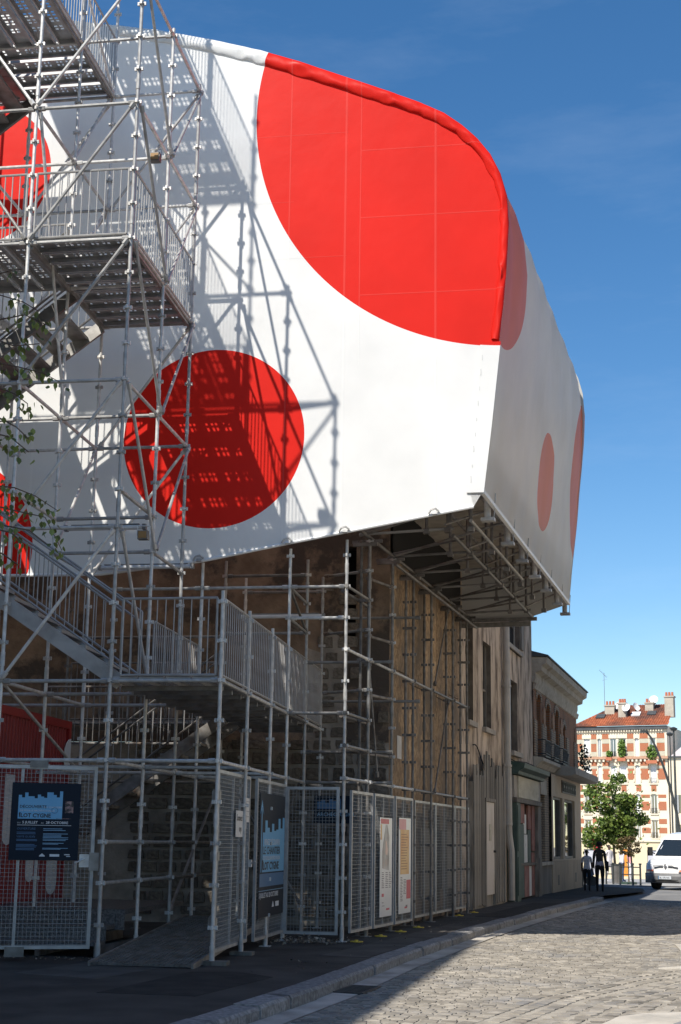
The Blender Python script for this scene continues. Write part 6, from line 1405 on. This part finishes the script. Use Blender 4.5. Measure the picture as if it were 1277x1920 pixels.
def person(label, X, Y, z, h, heading, top, trou, stride=0.2, arms=(0.1, -0.12), hair=0.0, hem=None, jacket=None, sleeve=True):
    """heading 0 = walking away from the camera; built 1.72 m tall and scaled"""
    t = thing('person', label, 'person', Tr(X, Y, z)); M = WM[t.name] @ Rz(-heading) @ Sc(h / 1.72, h / 1.72, h / 1.72)
    s_ = stride
    J = [((0, 0, .95), (.15, .105)), ((0, 0, 1.12), (.125, .095)), ((0, 0.0, 1.3), (.155, .1)), ((0, -.01, 1.43), (.12, .08)), ((0, 0, 1.5), .052), ((0, .015, 1.56), (.062, .07)), ((0, .02, 1.64), (.078, .095)), ((0, .01, 1.70), (.055, .065))]
    E_ = [(0, 1), (1, 2), (2, 3), (3, 4), (4, 5), (5, 6), (6, 7)]
    def chain(start, js):
        p = start
        for j in js: J.append(j); E_.append((p, len(J) - 1)); p = len(J) - 1
        return p
    ends = []
    for sd, fwd in ((-1, s_), (1, -s_)):
        chain(0, [((sd * .095, fwd * .05, .84), (.095, .1)), ((sd * .1, fwd * .55 + .03, .48), .066), ((sd * .1, fwd * .9 - (.06 if fwd < 0 else 0), .1), .043), ((sd * .1, fwd * .9 + .06 - (.06 if fwd < 0 else 0), .045), (.045, .04)), ((sd * .11, fwd * .9 + .17 - (.06 if fwd < 0 else 0), .03), (.042, .03))])
    for sd, sw in ((-1, arms[0]), (1, arms[1])):
        e_ = chain(3, [((sd * .165, 0, 1.41), .064), ((sd * .205, sw * .3 - .02, 1.15), .052), ((sd * .215, sw + .03, .92), .038), ((sd * .215, sw + .05, .86), (.024, .038)), ((sd * .215, sw + .06, .81), (.02, .034))]); ends.append((sd, sw))
    me = skin_mesh('body', J, E_, 0)
    for m_ in (top, trou, skin_dk, hem or top): me.materials.append(m_)
    for p in me.polygons:
        c = p.center
        if c.z > 1.49 or (abs(c.x) > .172 and (c.z < .9 if sleeve else c.z < 1.2)): k = 2
        elif abs(c.x) > .172: k = 0
        elif c.z < .92: k = 1 if c.z > .06 else 1
        elif c.z < 1.06 and hem and abs(c.x) < .175: k = 3
        else: k = 0
        p.material_index = k; p.use_smooth = True
    inst('body', me, t, M)
    hm = skin_mesh('hair', [((0, -.015, 1.6), (.084 + hair, .09 + hair)), ((0, -.01, 1.69), (.085 + hair, .095 + hair)), ((0, .01, 1.74 + hair), (.05 + hair, .06 + hair))], [(0, 1), (1, 2)], 0, 1)
    hm.materials.append(hair_m); inst('hair', hm, t, M)
    fm = MB()
    for sd in (-1, 1):
        fm.tube((sd * .03, .105, 1.635), (sd * .03, .118, 1.635), .011, 6); fm.tube((sd * .088, .0, 1.6), (sd * .1, 0, 1.65), .014, 6)
    fm.tube((0, .1, 1.625), (0, .135, 1.595), .012, 6, .017); fm.tube((-.022, .105, 1.56), (.022, .105, 1.56), .008, 5); fm.build('face', skin_dk, t, M)
    for (sd, sw) in ends:      # fingers
        mb = MB()
        for k in range(4): y0 = sw + .04 + (k - 1.5) * .017; mb.path([(sd * .215, y0, .81), (sd * .213, y0 + .008, .77), (sd * .205, y0 + .012, .735 + (.012 if k in (0, 3) else 0))], [.0085, .008, .006], 5)
        mb.path([(sd * .212, sw + .075, .85), (sd * .2, sw + .1, .82), (sd * .195, sw + .105, .79)], [.01, .009, .007], 5)
        mb.build('fingers', skin_dk, t, M)
    return t, M
blk = cloth('black_trousers_cloth', (0.012, 0.012, 0.014)); tee = cloth('white_shirt_cloth', (0.52, 0.5, 0.52)); jkt = cloth('dark_grey_jacket_cloth', (0.035, 0.032, 0.032)); lil = cloth('pale_lilac_hem_cloth', (0.42, 0.38, 0.45)); bluj = cloth('blue_jeans_cloth', (0.05, 0.08, 0.16)); pinkc = cloth('pink_top_cloth', (0.5, 0.24, 0.26))
Ya = 46.9; ad, AM = person('adult seen from behind in dark jacket, pale hem and black trousers', px(1125, Ya), Ya, -0.035, 1.6, 0.22, jkt, blk, 0.16, (0.05, -0.05), 0.035, lil)
bag = thing('shoulder_bag', 'dark shoulder bag hanging at the right side of the adult walker', 'bag', AM @ Tr(.27, -.06, .9)); m_ = cloth('black_bag_cloth', (0.01, 0.01, 0.011))
MB().prism([(-.17, -.16), (.15, -.18), (.17, .06), (.1, .16), (-.1, .17), (-.19, .04)], -.05, .05, 'x').build('bag_body', m_, bag, WM[bag.name]); MB().path([(0, -.1, .15), (-.08, -.06, .4), (-.16, .0, .57), (-.1, .08, .4), (0, .1, .15)], .012, 5).build('bag_strap', m_, bag, WM[bag.name])
Yc = 47.6; person('child seen from behind in white shirt and black trousers', px(1101, Yc), Yc, -0.035, 1.34, 0.22, tee, blk, 0.13, (0.06, 0.16), 0.012, None, None, False)
for lab, x, Y, h, tp, tr_ in (('distant person in white clothes behind the barriers', 1143.5, 66, 1.68, tee, tee), ('distant person in white top and blue jeans left of the orange door', 1167, 68, 1.7, tee, bluj), ('distant person in pinkish top in front of the orange door', 1182, 70, 1.68, pinkc, tee)):
    person(lab, px(x, Y), Y, zg(Y), h, 2.6 if x < 1150 else 1.2, tp, tr_, 0.12)

# ---------------------------------------------------------------- the white van
vp = mat('white_van_paint', (0.74, 0.74, 0.74), (0.77, 0.77, 0.77), rough=0.3, scale=1, c3=(0.66, 0.65, 0.63), s3=1.5); vp.node_tree.nodes['Principled BSDF'].inputs['Coat Weight'].default_value = 0.6
vg = mat('grey_bumper_plastic', (0.11, 0.11, 0.115), (0.15, 0.15, 0.155), rough=0.6, scale=5); rub = mat('tyre_rubber', (0.012, 0.012, 0.012), (0.02, 0.02, 0.02), rough=0.9, scale=20)
vglass = mat('van_glass', (0.015, 0.02, 0.024), rough=0.04, spec=0.8); hl = mat('headlight_glass', (0.5, 0.5, 0.52), (0.62, 0.62, 0.64), rough=0.12, scale=8); amb = mat('indicator_orange', (0.6, 0.12, 0.03), rough=0.25); chrome = mat('chrome', (0.5, 0.5, 0.52), rough=0.2, metal=0.9); plate_m = mat('plate_white', (0.55, 0.58, 0.62), rough=0.4); blkp = mat('black_plastic', (0.02, 0.02, 0.021), rough=0.5)
Yv = 52.6; VM = Tr(px(1248, Yv), Yv, -0.122) @ Rz(-rad(38)) @ Sc(.97, .97, .97)
van = thing('parked_van', 'white panel van with grey bumper at the right edge', 'van', VM)
# side profile (y back, z up) and half widths; nose plan curve pulls the flanks back
PR = [(.02, .62, .93, .30), (.03, .86, .93, .30), (.10, 1.0, .93, .28), (.45, 1.12, .95, .2), (.86, 1.22, .96, .12), (.90, 1.25, .955, .11), (1.18, 1.55, .91, .10), (1.50, 1.88, .85, .09), (1.58, 1.95, .84, .09), (1.9, 2.14, .82, .06), (2.4, 2.22, .81, 0), (4.9, 2.22, .81, 0), (5.05, 2.1, .83, 0), (5.1, 1.1, .97, 0), (5.1, .45, .97, 0)]
JS = [-1, -.93, -.8, -.6, -.3, 0, .3, .6, .8, .93, 1]
def vpt(i, j, d=0.0):
    y, z, hw, k = PR[i]; return Vector((hw * j, y + k * abs(j) ** 3 - d, z - (0.05 * abs(j) ** 6 if 8 < i < 13 else 0)))
mb = MB(); nJ = len(JS); v_ = [vpt(i, j) for i in range(len(PR)) for j in JS]
f_ = [(i * nJ + k, i * nJ + k + 1, (i + 1) * nJ + k + 1, (i + 1) * nJ + k) for i in range(len(PR) - 1) for k in range(nJ - 1)]
mb.add(v_, f_)
for sd, k in ((-1, 0), (1, nJ - 1)):        # flanks
    side = [v_[i * nJ + k] for i in range(len(PR))]
    low = [(s_.x * 1.0, s_.y, 0.42) for s_ in side]
    for i in range(len(side) - 1):
        a, b = side[i], side[i + 1]; mid = lambda q: Vector((sd * .985 if q.y > .5 else q.x + sd * .03, q.y, min(q.z, 1.05)))
        mb.add([a, b, mid(b), mid(a)], [(0, 1, 2, 3)]); mb.add([mid(a), mid(b), Vector((mid(b).x * .98, b.y, .42)), Vector((mid(a).x * .98, a.y, .42))], [(0, 1, 2, 3)])
mb.add([(-.95, .3, .42), (.95, .3, .42), (.95, 5.1, .42), (-.95, 5.1, .42)], [(0, 1, 2, 3)])
mb.build('van_body', vp, van, VM, smooth=False)
mb = MB()
bp_ = [(-.03, .26), (-.06, .33), (-.06, .52), (-.02, .6), (.02, .63)]
v_ = [(.96 * j, y + .30 * abs(j) ** 3, z) for y, z in bp_ for j in JS]; mb.add(v_, [(i * nJ + k, i * nJ + k + 1, (i + 1) * nJ + k + 1, (i + 1) * nJ + k) for i in range(len(bp_) - 1) for k in range(nJ - 1)])
for sd in (-1, 1): mb.box(min(sd * .94, sd * .975), max(sd * .94, sd * .975), .27, .62, .26, .63)
mb.build('front_bumper', vg, van, VM)
MB().box(-.55, .55, -.08, -.058, .30, .335).box(-.55, .55, -.08, -.058, .36, .385).build('bumper_intake', blkp, van, VM)
def patch(i0, i1, t0, t1, j0, j1, d, nm, m_, n=8):
    mb = MB(); v_ = []
    for ti in (0, 1):
        for k in range(n + 1):
            j = (j0[ti] if isinstance(j0, tuple) else j0) + ((j1[ti] if isinstance(j1, tuple) else j1) - (j0[ti] if isinstance(j0, tuple) else j0)) * k / n
            a, b = vpt(i0, j), vpt(i1, j); q = a.lerp(b, t1 if ti else t0); nn = Vector((0, -(b.z - a.z), (b.y - a.y))).normalized(); v_.append(q + nn * d)
    mb.add(v_, [(k, k + 1, n + 2 + k, n + 1 + k) for k in range(n)]); return mb.build(nm, m_, van, VM)
patch(5, 8, 0.04, 0.94, (-.93, -.9), (.93, .9), .012, 'windscreen', vglass)
patch(1, 2, -0.9, 0.75, (-1.0, -1.0), (-.55, -.6), .015, 'headlight', hl); patch(1, 2, -0.9, 0.75, (.55, .6), (1.0, 1.0), .015, 'headlight', hl)
patch(1, 2, -1.2, -0.75, (-1.0, -1.0), (-.55, -.55), .022, 'indicator', amb); patch(1, 2, -1.2, -0.75, (.55, .55), (1.0, 1.0), .022, 'indicator', amb)
for z0 in (.86, .91): 
    mb = MB()
    for sd in (-1, 1): mb.box(min(sd * .1, sd * .5), max(sd * .1, sd * .5), -.0, .03, z0, z0 + .022)
    mb.build('grille_slot', blkp, van, VM @ Tr(0, -0.0, 0))
mb = MB(); dm = [(0, .1), (.065, 0), (0, -.1), (-.065, 0)]; di = [(0, .055), (.032, 0), (0, -.055), (-.032, 0)]
for k in range(4): mb.prism([dm[k], dm[(k + 1) % 4], di[(k + 1) % 4], di[k]], -.02, 0.01, 'y')
mb.build('diamond_badge', chrome, van, VM @ Tr(0, .0, .9))
pl_ = MB().box(-.27, .27, -.085, -.062, .41, .53).build('number_plate', plate_m, van, VM); textm('plate_lettering', 'BL 375 NC', VM @ Tr(0, -.088, .435), .09, ink, pl_, 'CENTER', .001); MB().box(-.27, -.235, -.0865, -.0855, .41, .53).build('plate_band', blue2, pl_, VM)
for y in (1.02, 4.1):
    for sd in (-1, 1):
        o = MB().tube((sd * .76, y, .32), (sd * .97, y, .32), .32, 20).build('wheel', rub, van, VM); MB().tube((sd * .95, y, .32), (sd * .98, y, .32), .19, 14).build('wheel_rim', chrome, o, VM)
for sd in (-1, 1):
    o = MB().box(min(sd * 1.02, sd * 1.2), max(sd * 1.02, sd * 1.2), 1.0, 1.1, 1.28, 1.62).build('wing_mirror', blkp, van, VM); MB().tube((sd * .92, 1.1, 1.35), (sd * 1.04, 1.06, 1.42), .025, 6).build('mirror_arm', blkp, o, VM)
    q = [(1.2, 1.28), (2.1, 1.28), (2.1, 1.86), (1.66, 1.86)]
    MB().add([(sd * (.985 - (z - 1.05) * .13), y, z) for y, z in q], [(0, 1, 2, 3)]).build('side_window', vglass, van, VM)
MB().tube((.1, 1.0, 1.29), (.62, 1.06, 1.33), .012, 5).tube((-.5, 1.0, 1.29), (.02, 1.06, 1.33), .012, 5).build('wipers', blkp, van, VM)

# ---------------------------------------------------------------- birch twigs hanging into the picture on the left
twig_m = mat('birch_twig', (0.09, 0.06, 0.045), (0.13, 0.09, 0.065), rough=0.8, scale=20)
bl_m = per_object_tint(mat('birch_leaf', (0.11, 0.15, 0.035), (0.2, 0.23, 0.07), rough=0.5, scale=10, c3=(0.22, 0.12, 0.05), s3=7, r3=(0.6, 0.72)), 0.6, 1.6); translucent(bl_m, 0.35)
YT = 11.5
def P2(x, y, Y=YT):      # rough point in the air for the twigs
    return Vector((((x - 638.5) + 0.0148 * (y - 1070)) / 2620 * Y * (1 - (y - 1585) * 0.00003), Y, 1.48 + (1583 - y) / 2640 * Y * (1 + (1583 - y) * 0.00006)))
bt = thing('birch_branches', 'thin leafy birch branches reaching in from the left edge', 'tree branch', Tr(*P2(-120, 900)))
tw = [[(-120, 640), (-40, 612), (20, 600), (70, 622)], [(-120, 700), (-50, 690), (10, 700), (60, 712), (92, 728)], [(-110, 720), (-40, 735), (5, 752), (30, 770), (33, 800)], [(-130, 560), (-60, 530), (-10, 515), (12, 512)], [(-120, 830), (-60, 820), (0, 835), (35, 862)], [(-130, 930), (-50, 925), (10, 930), (50, 945), (95, 973)],
      [(-120, 960), (-40, 962), (20, 975), (70, 985), (104, 1047)], [(-120, 1000), (-40, 1005), (5, 1015), (30, 1035)], [(-130, 600), (-60, 640), (0, 660), (50, 655)], [(-60, 1040), (-10, 1055), (20, 1075)], [(-120, 660), (-40, 560), (15, 575), (45, 592)], [(-80, 780), (-20, 800), (10, 815), (35, 838)], [(-120, 970), (-20, 1000), (40, 1010), (80, 1040)]]
lf = MB(); lf.add([(0, 0, 0), (-.019, .016, .004), (-.021, .034, .002), (0, .062, -.004), (.021, .034, .002), (.019, .016, .004)], [(0, 5, 4, 3), (0, 3, 2, 1)]); lfm = lf.mesh('leaf', bl_m, fix=False)
nl = 0
for k, tp in enumerate(tw):
    dy = R.uniform(-.5, .6); pts = [P2(a, b, YT + dy) for a, b in tp]
    MB().path(pts, [.01, .008, .006, .0045, .0035][:len(pts)], 5).build('twig', twig_m, bt, FW)
    for (p, q) in zip(pts, pts[1:]):
        L_ = (q - p).length
        for i in range(int(L_ / 0.017)):
            if nl > 290: break
            c = p.lerp(q, R.random()) + Vector((R.gauss(0, .045), R.gauss(0, .06), R.gauss(-.01, .045)))
            if c.x / c.y < -0.262: continue
            s_ = R.uniform(.75, 1.25); inst('leaf', lfm, bt, Matrix.Translation(c) @ Matrix.Rotation(R.uniform(0, 6.3), 4, 'Z') @ Matrix.Rotation(R.uniform(-2.4, -.6), 4, 'X') @ Matrix.Rotation(R.uniform(-.6, .6), 4, 'Y') @ Sc(s_, s_, s_)); nl += 1
